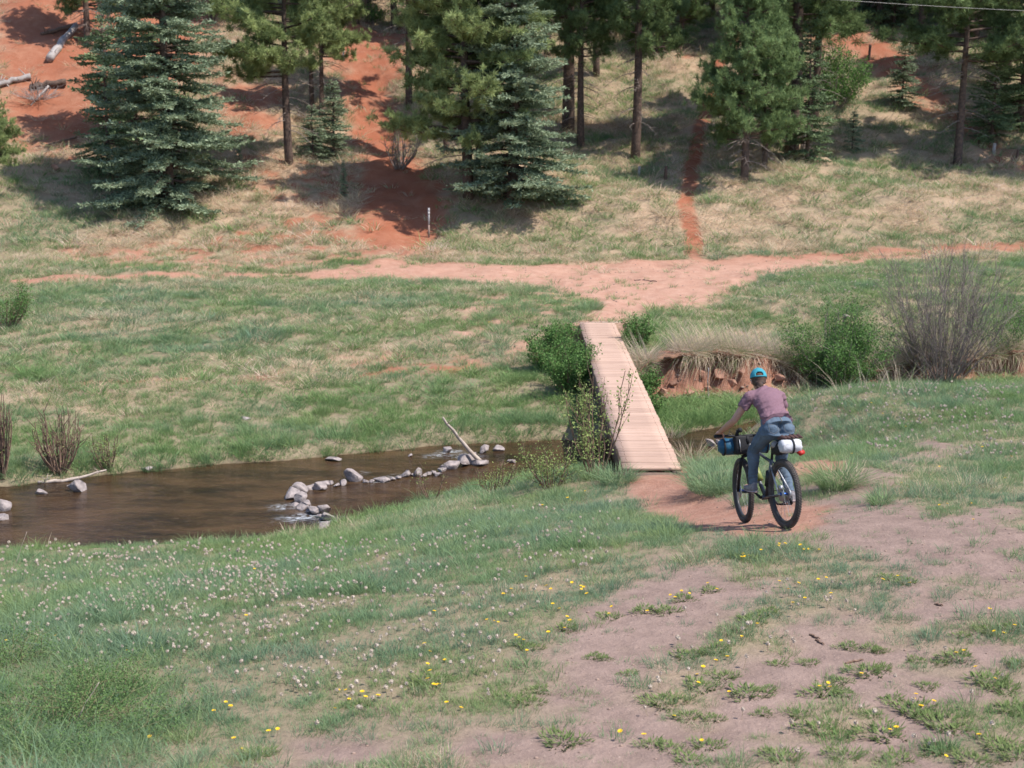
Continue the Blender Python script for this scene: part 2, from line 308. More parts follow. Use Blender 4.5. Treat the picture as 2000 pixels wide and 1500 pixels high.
c = mixc(nt, attr(nt, 'damp'), c, mixc(nt, ramp(nt, mid, .3, .7), (.19, .085, .055), (.36, .19, .13)))
bedc = mixc(nt, ramp(nt, mid, .35, .65), (.045, .03, .016), (.12, .078, .04))
c = mixc(nt, attr(nt, 'wet'), c, bedc)
nt.links.new(c, b.inputs['Base Color'])
add = N(nt, 'ShaderNodeMath', operation='ADD'); nt.links.new(fin, add.inputs[0]); nt.links.new(mid, add.inputs[1]); bump(nt, b, add.outputs[0], .7, .03)

# grass blade material driven by instance attributes
def grass_mat(name, inst=True, kd=None):
    m, nt, b = mat(name); nt.nodes.remove(b); out = nt.nodes['Material Output']
    ty = 'INSTANCER' if inst else 'OBJECT'
    if inst: dry = attr(nt, 'dry', ty); cool = attr(nt, 'cool', ty); tint = attr(nt, 'tint', ty)
    else:
        v = nt.nodes.new('ShaderNodeValue'); v.outputs[0].default_value = kd[0]; dry = v.outputs[0]
        v = nt.nodes.new('ShaderNodeValue'); v.outputs[0].default_value = kd[1]; cool = v.outputs[0]
        tint = noise(nt, 9)
    bl = attr(nt, 'bl'); 
    green = mixc(nt, cool, (.20, .31, .118), (.20, .295, .19))
    green = mixc(nt, ramp(nt, tint, .2, 1), green, (.275, .35, .15))
    straw = mixc(nt, tint, (.60, .49, .34), (.66, .53, .43))
    # dry instances carry mostly straw blades, green ones a few
    s = N(nt, 'ShaderNodeMath', operation='ADD'); nt.links.new(dry, s.inputs[0]); nt.links.new(bl, s.inputs[1])
    c = mixc(nt, ramp(nt, s.outputs[0], .98, 1.12), green, straw)
    d = nt.nodes.new('ShaderNodeBsdfDiffuse'); t = nt.nodes.new('ShaderNodeBsdfTranslucent'); mx = nt.nodes.new('ShaderNodeMixShader'); mx.inputs[0].default_value = .38
    nt.links.new(c, d.inputs[0]); nt.links.new(c, t.inputs[0]); nt.links.new(d.outputs[0], mx.inputs[1]); nt.links.new(t.outputs[0], mx.inputs[2]); nt.links.new(mx.outputs[0], out.inputs[0])
    return m
def leaf_mat(name, c1, c2, scale=1.5, tr=.3):
    m, nt, b = mat(name); nt.nodes.remove(b); out = nt.nodes['Material Output']
    f = noise(nt, scale, 5, .7); g = attr(nt, 'bl')
    c = mixc(nt, ramp(nt, f, .3, .7), c1, c2)
    c = mixc(nt, ramp(nt, g, .3, 1), c, tuple(min(1, x*1.45) for x in c2))
    d = nt.nodes.new('ShaderNodeBsdfDiffuse'); t = nt.nodes.new('ShaderNodeBsdfTranslucent'); mx = nt.nodes.new('ShaderNodeMixShader'); mx.inputs[0].default_value = tr
    nt.links.new(c, d.inputs[0]); nt.links.new(c, t.inputs[0]); nt.links.new(d.outputs[0], mx.inputs[1]); nt.links.new(t.outputs[0], mx.inputs[2]); nt.links.new(mx.outputs[0], out.inputs[0])
    return m
MGR = grass_mat('grass_blades')
M_SPR = leaf_mat('spruce_needles', (.10, .15, .088), (.30, .355, .235), 1.2, .3)
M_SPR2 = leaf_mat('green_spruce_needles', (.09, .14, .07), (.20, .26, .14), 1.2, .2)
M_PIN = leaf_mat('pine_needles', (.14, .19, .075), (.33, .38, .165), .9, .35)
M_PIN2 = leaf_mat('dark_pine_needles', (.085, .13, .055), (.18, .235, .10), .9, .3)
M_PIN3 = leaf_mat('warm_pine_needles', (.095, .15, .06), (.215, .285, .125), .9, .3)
M_BUSH = leaf_mat('shrub_leaves', (.065, .14, .04), (.145, .245, .08), 3, .35)
M_ROSE = leaf_mat('rose_leaves', (.08, .155, .055), (.16, .25, .09), 3, .35)
M_WIL = leaf_mat('willow_leaves', (.16, .22, .07), (.27, .32, .12), 3, .35)
M_BARK = simple('pine_bark', (.16, .105, .08), (.055, .04, .035), 9, .95, .8, bd=.04)
M_GBARK = simple('grey_twigs', (.30, .25, .22), (.17, .13, .115), 12, .95)
M_RTWIG = simple('brown_twigs', (.24, .155, .11), (.13, .08, .06), 12, .95)
M_DEADW = simple('weathered_wood', (.52, .43, .36), (.30, .24, .20), 11, .9, .5)
M_GREYW = simple('silver_grey_wood', (.42, .38, .36), (.25, .22, .21), 8, .9, .5)
M_ROCK = simple('creek_stone', (.43, .36, .335), (.17, .145, .14), 7, .85, .9, bd=.05, detail=7)
M_RROCK = simple('red_stone', (.42, .235, .165), (.24, .115, .08), 5, .9, .6, bd=.03, detail=7)
M_SEED = simple('seed_fluff', (.62, .54, .46), (.50, .41, .33), 20, 1)
M_YEL = simple('yellow_petals', (.90, .62, .03), (.78, .48, .02), 30, .8)
M_STEM = simple('flower_stalk', (.26, .26, .12), (.30, .2, .13), 10, .9)
M_GST = simple('green_stalks', (.17, .20, .09), (.2, .15, .09), 12, .95)
M_WEED = leaf_mat('weed_leaves', (.075, .125, .045), (.175, .215, .085), 9, .25)

# ------------------------------------------------------------------ ground sheet
nxg, nyg = len(gx), len(gy)
V = np.stack([GX, GY, GZ], -1).reshape(-1, 3)
ii = (np.arange(nyg-1)[:, None]*nxg+np.arange(nxg-1)[None]).ravel()
ground = mk('ground', V, np.stack([ii, ii+1, ii+nxg+1, ii+nxg], -1), MG, smooth=True)
tag(ground, kind='structure')
dirt, red = zones(GX.ravel(), GY.ravel()); dry, cool = drycool(GX.ravel(), GY.ravel())
yb = GY.ravel(); xb = GX.ravel()
pale = ss(50, 45.5, yb)*(.6+.4*ss(-12, 0, xb))*ss(32, 34.5, yb)+.6*ss(24, 19, yb)
wet = ss(WATER+.03, WATER-.03, GZ.ravel())
red = np.maximum(red, .0)
damp = ss(2.4, 3.2, xb)*ss(-.8, -.3, yb-np.interp(xb, CBK[:, 0], CBK[:, 1]))*ss(1.0, .5, yb-np.interp(xb, CBK[:, 0], CBK[:, 1]))
for nm, a in (('damp', damp), ('dirt', dirt), ('red', red), ('dry', dry), ('pale', np.clip(pale, 0, 1)), ('wet', wet)):
    ground.data.attributes.new(nm, 'FLOAT', 'POINT').data.foreach_set('value', a.astype(np.float32))
print('ground', len(V), time.time()-T0)

# water
xs = np.arange(-40, 40, .16); rows = []
NV = 44
yn = np.interp(xs, NBK[:, 0], NBK[:, 1])-.5; yf = np.interp(xs, FBK[:, 0], FBK[:, 1])+.5
tt = np.linspace(0, 1, NV)
WX = np.repeat(xs[:, None], NV, 1); WY = yn[:, None]*(1-tt)+yf[:, None]*tt
FOAM = [(atw(*p)[0], atw(*p)[1], r*.36) for p, r in [((555,990),.35),((600,1008),.4),((640,1015),.3),((575,1012),.4),((740,940),.25),((770,930),.2),((905,890),.45),((880,882),.35),((850,890),.3),((1420,868),.2),((700,925),.2)]]
WF = np.zeros_like(WX)
for a, b_, r in FOAM: WF = np.maximum(WF, np.exp(-((WX-a)/(r*1.5))**2-((WY-b_)/r)**2))
WZ = WATER+fbm(WX*2.5, WY*6, 3)*.010+fbm(WX*5, WY*9, 2)*.03*WF
idx = (np.arange(len(xs)-1)[:, None]*NV+np.arange(NV-1)[None]).ravel()
MW, nt, b = mat('creek_water'); b.inputs['Roughness'].default_value = .06; b.inputs['IOR'].default_value = 1.33; b.inputs['Specular IOR Level'].default_value = .28
tc = nt.nodes.new('ShaderNodeTexCoord'); mp = nt.nodes.new('ShaderNodeMapping'); mp.inputs['Scale'].default_value = (.55, 1.6, 1); nt.links.new(tc.outputs['Object'], mp.inputs[0])
f1 = noise(nt, 1.3, 5, .65, vec=mp.outputs[0]); f2 = noise(nt, 9, 4, .7, vec=mp.outputs[0]); f3 = noise(nt, 17, 3, .6, vec=mp.outputs[0])
c = mixc(nt, ramp(nt, f1, .35, .65), (.020, .012, .007), (.080, .045, .022))
c = mixc(nt, ramp(nt, f2, .55, .75), c, (.10, .066, .036))
fo = attr(nt, 'foam'); mu = N(nt, 'ShaderNodeMath', operation='MULTIPLY'); nt.links.new(fo, mu.inputs[0]); nt.links.new(ramp(nt, f3, .46, .6), mu.inputs[1])
c = mixc(nt, mu.outputs[0], c, (.62, .66, .70)); nt.links.new(c, b.inputs['Base Color'])
bump(nt, b, f3, .45, .018)
water = mk('creek_water', np.stack([WX, WY, WZ], -1).reshape(-1, 3), np.stack([idx, idx+NV, idx+NV+1, idx+1], -1), MW, smooth=True)
water.data.attributes.new('foam', 'FLOAT', 'POINT').data.foreach_set('value', WF.ravel().astype(np.float32))
tag(water, kind='structure')

# ------------------------------------------------------------------ grass tufts (prototypes, instanced on points)
PROTO = bpy.data.collections.new('grass_kinds')
def blades(n, rad, h0, h1, wid, lean, rs, curl=.5, seg=2):
    B = []; vs = []; fs4 = []; fs3 = []; bl = []
    for i in range(n):
        a = rs.uniform(0, 6.283); r = rad*math.sqrt(rs.uniform(0, 1)); x, y = r*math.cos(a), r*math.sin(a)
        h = rs.uniform(h0, h1); la = a+rs.uniform(-1.3, 1.3); le = lean*rs.uniform(.2, 1.3); w = wid*rs.uniform(.6, 1.2)
        pa = rs.uniform(0, 3.14); dx, dy = math.cos(pa)*w, math.sin(pa)*w; k = len(vs)
        for s in range(seg):
            t = s/seg; o = h*(le*t+curl*le*t*t); z = h*t*(1-.25*le*t)
            cx, cy = x+math.cos(la)*o, y+math.sin(la)*o; ww = 1-.35*t
            vs += [(cx-dx*ww, cy-dy*ww, z), (cx+dx*ww, cy+dy*ww, z)]
        o = h*(le+curl*le); vs.append((x+math.cos(la)*o, y+math.sin(la)*o, h*(1-.3*le)))
        for s in range(seg-1): fs4.append((k+2*s, k+2*s+1, k+2*s+3, k+2*s+2))
        fs3.append((k+2*seg-2, k+2*seg-1, k+2*seg)); v = rs.uniform(0, 1); bl += [v]*(2*seg+1)
    return vs, fs3, fs4, bl
def blade_obj(name, data, m, link=False, parent=None):
    vs, f3, f4, bl = data
    o = mk(name, vs, [np.array(f3), np.array(f4)] if f4 else np.array(f3), m, parent, link=link)
    o.data.attributes.new('bl', 'FLOAT', 'POINT').data.foreach_set('value', np.array(bl, dtype=np.float32)); return o
r7 = random.Random(5)
protos = [blade_obj('a_tuft', blades(46, .11, .05, .13, .0024, .5, r7), MGR), blade_obj('b_tuft', blades(46, .12, .06, .17, .0028, .6, r7), MGR), blade_obj('c_tuft', blades(60, .12, .03, .08, .0028, .9, r7), MGR),
          blade_obj('d_tuft', blades(40, .10, .09, .24, .0028, .75, r7, .7), MGR), blade_obj('e_tuft', blades(34, .09, .05, .22, .0035, 1.2, r7, .9), MGR),
          blade_obj('f_tuft', blades(30, .13, .06, .15, .0050, .7, r7), MGR), blade_obj('g_tuft', blades(26, .13, .06, .2, .0055, 1.3, r7, .8), MGR)]
for o in protos: PROTO.objects.link(o)
def sample(y0, y1, n, hw=lambda y: .44*y+4.0):
    k = int(n*1.0); y = NR.uniform(y0, y1, k); x = NR.uniform(-1, 1, k)*hw(y1); m = np.abs(x) < hw(y)
    return x[m], y[m]
GX_, GY_, GS_, GI_ = [], [], [], []
def scatter(y0, y1, dens, sc, kinds, lush):
    area = (y1-y0)*2*(.44*y1+4.0); x, y = sample(y0, y1, area*dens)
    d, r = zones(x, y); dr, co = drycool(x, y); z = hq(x, y)
    cover = (1-d)*(1-r*.97)
    keep = (NR.rand(len(x)) < cover*(.45+.55*(fbm(x*1.3, y*1.3, 3)+.6).clip(0, 1))) & (z > WATER-.01)
    keep &= ~((np.abs(x-2.17) < .53) & (y > 20.9) & (y < 35.9))
    tiny = ~keep & (NR.rand(len(x)) < .09*ss(.1, -.25, fbm(x*2.2, y*2.2, 3)-.12)) & (y < 17) & (d > .3) & (fbm(x*.7+3, y*.7, 3) > -.12)
    keep |= tiny; keep |= (NR.rand(len(x)) < .03) & (z > WATER+.02) & (r < .5) & ~((np.abs(x-2.17) < .9) & (y > 14) & (y < 22))
    sc = np.where(tiny, .30, sc)[keep]; x, y, z, dr, co = x[keep], y[keep], z[keep], dr[keep], co[keep]
    return x, y, z, dr, co, sc*NR.uniform(.6, 1.35, len(x))*(1+.9*fbm(x*1.3+9, y*1.7, 4)).clip(.35, 2), NR.choice(kinds, len(x))
parts = [scatter(4.5, 6.5, 80, .7, [0, 1, 2], 0), scatter(6.5, 13, 190, .62, [0, 1, 2, 2], 0), scatter(13, 21, 170, .66, [0, 1, 2, 2, 3], 0), scatter(21, 30, 100, .85, [0, 1, 1, 3, 5, 2], 0), scatter(30, 48, 52, 1.12, [1, 1, 5, 5, 6], 0), scatter(48, 88, 19, 1.7, [5, 5, 6, 1], 0)]
x, y, z, dr, co, s, k = [np.concatenate([p[i] for p in parts]) for i in range(7)]
# taller growth on the banks and in the reed bed, flattened on trodden ground
bank = np.exp(-((y-np.interp(x, FBK[:, 0], FBK[:, 1])-.5)/.9)**2)+.8*np.exp(-((np.interp(x, NBK[:, 0], NBK[:, 1])-y-.5)/.8)**2)
s = s*(1+.35*np.clip(bank, 0, 1)*(y > np.interp(x, FBK[:, 0], FBK[:, 1])))
reed = (x > 2.8) & (x < 5.3) & (y > 28.6) & (y < 32.0); s[reed] *= 1.35; dr[reed] *= .2; co[reed] = 0
dryk = (dr > .72) & (y > 21); k[dryk] = np.where(NR.rand(dryk.sum()) < .6, 6, 4)
crn = (y < 14.5) & (x < -.27*y+.35+.8*fbm(x*.8, y*.8)); s[crn] *= 1.22; dr[crn] *= .6; k[crn] = np.where(NR.rand(crn.sum()) < .3, 3, k[crn])
# thatch hanging over the cut bank
LX = np.arange(2.75, 13.0, .12); LC = np.interp(LX, CBK[:, 0], CBK[:, 1])
def crest(X):
    yy = np.interp(X, CBK[:, 0], CBK[:, 1])+.85; return yy, hq(X, yy)
LO = (.18+.75*np.clip(fbm(LX*.9, LX*0+2, 4)+.28, 0, .8)); CY, CZ_ = crest(LX)
LEDGE = np.stack([LX, CY-.45-LO, CZ_-.05], -1)           # lip of the sod that hangs over the cut
n = 620; q_ = NR.randint(0, len(LX), n); fr = NR.uniform(0, 1, n)**.7; tx = LX[q_]+NR.uniform(-.06, .06, n); ty = CY[q_]-fr*(.42+LO[q_]); tz = np.maximum(hq(tx, ty), LEDGE[q_, 2]+.02)
mthat = fbm(tx*1.2, ty*0+3, 3) > -.2; tx, ty, tz = tx[mthat], ty[mthat], tz[mthat]; n = len(tx)
x = np.concatenate([x, tx]); y = np.concatenate([y, ty]); z = np.concatenate([z, tz]); dr = np.concatenate([dr, NR.uniform(.8, 1, n)]); co = np.concatenate([co, np.zeros(n)])
s = np.concatenate([s, NR.uniform(.8, 1.75, n)]); k = np.concatenate([k, np.full(n, 4)])
order = len(x)
pm = bpy.data.meshes.new('grass'); pm.vertices.add(order); pm.vertices.foreach_set('co', np.stack([x, y, z-.012], -1).astype(np.float32).ravel())
rots = np.stack([NR.uniform(-.18, .18, order), NR.uniform(-.18, .18, order), NR.uniform(0, 6.28, order)], -1)
rots[-n:, 0] = .35+1.1*fr[mthat]+NR.uniform(-.3, .4, n); rots[-n:, 2] = NR.uniform(-.6, .6, n); rots[-n:, 1] = 0
pm.attributes.new('rot', 'FLOAT_VECTOR', 'POINT').data.foreach_set('vector', rots.astype(np.float32).ravel())
for nm, a in (('scl', s), ('dry', dr), ('cool', co), ('tint', np.clip(NR.normal(.36, .26, order)+fbm(x*.6, y*.9)*.9+fbm(x*2.6, y*3.2)*.5, 0, 1))):
    pm.attributes.new(nm, 'FLOAT', 'POINT').data.foreach_set('value', a.astype(np.float32))
pm.attributes.new('kind_i', 'INT', 'POINT').data.foreach_set('value', k.astype(np.int32))
def inst_nodes(name, coll, rot='rot', scl='scl', ki='kind_i'):
    g = bpy.data.node_groups.new(name, 'GeometryNodeTree'); g.interface.new_socket('Geometry', in_out='INPUT', socket_type='NodeSocketGeometry'); g.interface.new_socket('Geometry', in_out='OUTPUT', socket_type='NodeSocketGeometry')
    a = g.nodes.new('NodeGroupInput'); o = g.nodes.new('NodeGroupOutput'); i = g.nodes.new('GeometryNodeInstanceOnPoints'); c = g.nodes.new('GeometryNodeCollectionInfo')
    c.inputs['Collection'].default_value = coll; c.inputs['Separate Children'].default_value = True; c.inputs['Reset Children'].default_value = True
    mp_ = g.nodes.new('GeometryNodeMeshToPoints')
    def na(nm, ty): q = g.nodes.new('GeometryNodeInputNamedAttribute'); q.data_type = ty; q.inputs[0].default_value = nm; return q.outputs[0]
    g.links.new(a.outputs[0], mp_.inputs[0]); g.links.new(mp_.outputs[0], i.inputs['Points']); g.links.new(c.outputs[0], i.inputs['Instance']); i.inputs['Pick Instance'].default_value = True
    g.links.new(na(ki, 'INT'), i.inputs['Instance Index']); e = g.nodes.new('FunctionNodeEulerToRotation'); g.links.new(na(rot, 'FLOAT_VECTOR'), e.inputs[0]); g.links.new(e.outputs[0], i.inputs['Rotation']); g.links.new(na(scl, 'FLOAT'), i.inputs['Scale']); g.links.new(i.outputs[0], o.inputs[0]); return g
go = bpy.data.objects.new('grass', pm); COL.objects.link(go); go.modifiers.new('grow', 'NODES').node_group = inst_nodes('grow_grass', PROTO)
tag(go, 'green and straw coloured meadow grass over the banks and hillside', 'grass', kind='stuff')
print('grass', order, time.time()-T0)

# sod ledge hanging over the cut bank
nl_ = len(LX); rows_ = []
wz = NR.normal(0, .02, (5, nl_))
for k_, (f_, dz_) in enumerate(((0, .0), (.5, .02), (1, 0), (.93, -.10), (.1, -.22))): rows_.append(np.stack([LX, CY+.15-(f_*(.6+LO)), CZ_-.03+dz_+wz[k_]-(.04 if k_ == 0 else 0)], -1))
RV = np.stack(rows_, 1).reshape(-1, 3); i_ = np.arange(nl_-1)*5; q4 = np.vstack([np.stack([i_+a, i_+5+a, i_+5+(a+1) % 5, i_+(a+1) % 5], -1) for a in range(5)])
M_SOD = simple('root_bound_sod', (.30, .17, .11), (.14, .075, .05), 12, .95, .8, bd=.04)
tag(mk('overhanging_sod', RV, q4, M_SOD, smooth=False), kind='structure')

# ------------------------------------------------------------------ trees
def cards(P, D, U, L, Wd, n3=True):
    """tapered leaf-like quads: P base, D unit direction, U side unit vector, L length, Wd width"""
    L = L[:, None]; Wd = Wd[:, None]
    a = P; b_ = P+D*L*.45+U*Wd*.5; c_ = P+D*L; d_ = P+D*L*.45-U*Wd*.5
    V = np.stack([a, b_, c_, d_], 1).reshape(-1, 3); i = np.arange(len(P))*4
    return V, np.stack([i, i+1, i+2, i+3], -1)
def foliage(name, P, D, U, L, Wd, m, link=False, rs=NR, grp=1):
    V, F4 = cards(P, D, U, L, Wd); o = mk(name, V, F4, m, link=link)
    o.data.attributes.new('bl', 'FLOAT', 'POINT').data.foreach_set('value', np.repeat(np.clip(np.repeat(rs.rand(len(P)//grp+1)**1.4, grp)[:len(P)]*.8+rs.rand(len(P))*.2, 0, 1), 4).astype(np.float32)); return o
def unit(v): return v/(np.linalg.norm(v, axis=-1, keepdims=True)+1e-9)
def spruce_proto(seed, H=10., R=2.6, first=.3, step=.36, nb=9, den=1.0, lean=.06):
    rs = np.random.RandomState(seed); tr = MB(); cr = MB()
    zz = np.linspace(-.3, H, 14); tr.tube(np.stack([np.sin(zz*.5)*.04, np.cos(zz*.4)*.04, zz], -1), .018*H*(1-zz/H*.93).clip(.04, 1.1), 8)
    P = []; D = []; L = []
    z = first
    while z < H-.15:
        f = 1-z/H; Lb = R*(f**.72)*(1 if z > .8 else .85)
        for j in range(max(4, int(nb*(.6+.4*f)))):
            az = rs.uniform(0, 6.28); ln = Lb*rs.uniform(.62, 1.12); zb = z+rs.uniform(-.18, .18); dz = rs.uniform(-.2, .22)
            d = np.array([math.cos(az), math.sin(az), 0]); side = np.array([-d[1], d[0], 0])
            t = np.linspace(0, 1, 7); drop = (-.12*f+.25*(1-f)+dz)
            B = d*ln*t[:, None]; Bz = zb+ln*(drop*t-.22*t*t*(1-.2)+.16*t**4); B = B+side*(rs.uniform(-.08, .08)*ln*t*t)[:, None]; B[:, 2] = Bz
            tr.tube(B, np.linspace(.02+.012*ln, .006, 7), 4, False)
            m = int(max(4, ln*13*den))
            for q in range(m):
                u = .18+.82*(q+rs.uniform(0, 1))/m; pb = np.array([np.interp(u, t, B[:, a]) for a in range(3)])
                sl = (.16+.42*ln*.35*(1-u*.75))*rs.uniform(.7, 1.25); sg = 1 if (q % 2) else -1
                sd = unit(d*(.75)+side*sg*rs.uniform(.5, 1.1)+np.array([0, 0, rs.uniform(-.22, .12)]))
                nn = max(3, int(sl*17)); uu = np.linspace(.05, 1, nn)
                pts = pb+sd*sl*uu[:, None]; pts[:, 2] -= .1*sl*uu**2
                for _ in range(2):
                    dd = unit(sd[None]+rs.normal(0, .6, (nn, 3))*np.array([1, 1, .55])+np.array([0, 0, .12])); P.append(pts+rs.normal(0, .012, (nn, 3))); D.append(dd); L.append(rs.uniform(.10, .20, nn))
            # inner dry shade twigs
        z += step*rs.uniform(.8, 1.2)*(.7+.5*f)
    P = np.vstack(P); D = np.vstack(D); L = np.concatenate(L); U = unit(np.cross(D, rs.normal(0, 1, D.shape)+np.array([0, 0, 1.4])))
    return tr, (P, D, U, L, rs.uniform(.038, .08, len(P)))
def pine_proto(seed, H=10., R=2.4, first=3.6, nbr=46, pom=.2, dead=14, tuftn=42, top=1.0, tk=1.0):
    rs = np.random.RandomState(seed); tr = MB(); dd_ = MB()
    zz = np.linspace(-.3, H*.98, 14); kx = np.sin(zz*.45+seed)*.07
    cx = lambda z: math.sin(z*.45+seed)*.07
    tr.tube(np.stack([kx, np.zeros(14), zz], -1), 0.0185*tk*H*np.clip(1-zz/H*.85, .08, 1.1), 9)
    C = []; DR = []
    for i in range(nbr):
        zf = first+(H-first)*((i+rs.uniform(0, 1))/nbr); f = (zf-first)/(H-first); ln = R*(math.sin(min(1, .32+f*.9)*math.pi*.72+.35)**.8 if f < .85 else .45)*rs.uniform(.55, 1.1)
        az = rs.uniform(0, 6.28); d = np.array([math.cos(az), math.sin(az), 0]); side = np.array([-d[1], d[0], 0]); t = np.linspace(0, 1, 6)
        B = d*ln*t[:, None]+side*(rs.uniform(-.15, .15)*ln*t*t)[:, None]; B[:, 2] = zf+ln*(rs.uniform(-.05, .2)*t+.18*t**3-.12*t*t); B[:, 0] += cx(zf)
        tr.tube(B, np.linspace(.025+.012*ln, .012, 6), 5, False)
        for q in range(int(6+ln*6.5)):
            u = rs.uniform(.35, 1); pb = np.array([np.interp(u, t, B[:, a]) for a in range(3)])
            e = pb+(d*rs.uniform(-.1, .6)+side*rs.uniform(-.75, .75))*rs.uniform(.2, .75)*(1.2-u*.5)+np.array([0, 0, rs.uniform(-.05, .28)])
            tr.tube(np.array([pb, (pb+e)/2+[0, 0, -.03], e]), [.014, .01, .007], 3, False)
            C.append(e); DR.append(unit(e-pb+np.array([0, 0, .15])))
            if rs.rand() < .8: e2 = e+rs.normal(0, .2, 3); C.append(e2); DR.append(unit(e2-pb+np.array([0, 0, .15])))
    for i in range(dead):
        zf = first*rs.uniform(.35, 1.15); az = rs.uniform(0, 6.28); ln = R*rs.uniform(.25, .62); d = np.array([math.cos(az), math.sin(az), 0]); side = np.array([-d[1], d[0], 0]); t = np.linspace(0, 1, 6)
        B = d*ln*t[:, None]+side*(rs.uniform(-.3, .3)*ln*t*t)[:, None]; B[:, 2] = zf+ln*(.05*t-.35*t*t); B[:, 0] += cx(zf)
        dd_.tube(B, np.linspace(.02, .006, 6), 4, False)
        for q in range(6):
            u = rs.uniform(.3, 1); pb = np.array([np.interp(u, t, B[:, a]) for a in range(3)]); e = pb+(d*.5+side*rs.uniform(-.9, .9)+np.array([0, 0, rs.uniform(-.6, .3)]))*.35
            dd_.tube(np.array([pb, (pb+e)/2+rs.normal(0, .02, 3), e]), [.009, .007, .004], 3, False)
    C = np.array(C); DR = np.array(DR); n = tuftn
    P = np.repeat(C, n, 0); A = np.repeat(DR, n, 0); D = unit(A*.6+rs.normal(0, .8, P.shape)); P = P-A*rs.uniform(0, .13, len(P))[:, None]
    L = rs.uniform(.6, 1.15, len(P))*pom; U = unit(np.cross(D, rs.normal(0, 1, D.shape)))
    return tr, dd_, (P, D, U, L, rs.uniform(.018, .032, len(P)))
def tree_meshes(kind, seed, **kw):
    if kind == 'spruce':
        tr, fo = spruce_proto(seed, **kw); t = tr.build('trunk', M_BARK, link=False, smooth=True); return t.data, None, fo
    tr, dd, fo = pine_proto(seed, **kw); t = tr.build('trunk', M_BARK, link=False, smooth=True); d = dd.build('dead_branch', M_GBARK, link=False) if dd.n else None
    return t.data, d.data if d else None, fo
PR = {}
def proto(key, kind, m, **kw):
    t, d, fo = tree_meshes(kind, **kw); c = foliage('crown', *fo, m, grp=(42 if kind == 'pine' else 6)).data; PR[key] = (t, d, c, kw.get('H', 10.))
proto('sprA', 'spruce', M_SPR, seed=3, H=13., R=3.35, first=.25, step=.33, nb=11, den=1.5)
proto('sprH', 'spruce', M_SPR, seed=8, H=13.5, R=2.9, first=.4, step=.32, nb=11, den=1.5)
proto('sprS', 'spruce', M_SPR, seed=5, H=5., R=1.35, first=.15, step=.28, nb=8, den=1.3)
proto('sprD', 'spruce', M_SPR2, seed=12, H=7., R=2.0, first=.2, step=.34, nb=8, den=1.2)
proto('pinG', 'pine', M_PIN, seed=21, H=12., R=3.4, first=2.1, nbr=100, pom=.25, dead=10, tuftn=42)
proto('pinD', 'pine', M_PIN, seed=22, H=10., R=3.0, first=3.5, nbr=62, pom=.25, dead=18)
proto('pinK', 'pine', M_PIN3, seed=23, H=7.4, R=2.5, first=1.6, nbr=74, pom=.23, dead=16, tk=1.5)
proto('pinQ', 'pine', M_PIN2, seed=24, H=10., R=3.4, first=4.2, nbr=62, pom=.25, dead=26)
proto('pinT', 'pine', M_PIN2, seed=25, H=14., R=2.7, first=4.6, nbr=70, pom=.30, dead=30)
print('protos', time.time()-T0)
GTR = 'pines and spruces standing on the hillside'
def tree(name, key, px, py, H, R=1.0, label='', cat='tree', rz=None, dx=0, dy=0, group=GTR):
    p = at(px, py); t, d, c, H0 = PR[key]; s = H/H0
    e = empty(name, (p[0]+dx, p[1]+dy, float(hq(p[0]+dx, p[1]+dy))-.05), rnd.uniform(0, 6.28) if rz is None else rz, label, cat, group)
    e.scale = (s*R, s*R, s)
    for nm, me in (('trunk', t), ('crown', c), ('dead_branches', d)):
        if me: o = bpy.data.objects.new(nm, me); COL.objects.link(o); o.parent = e
    return e
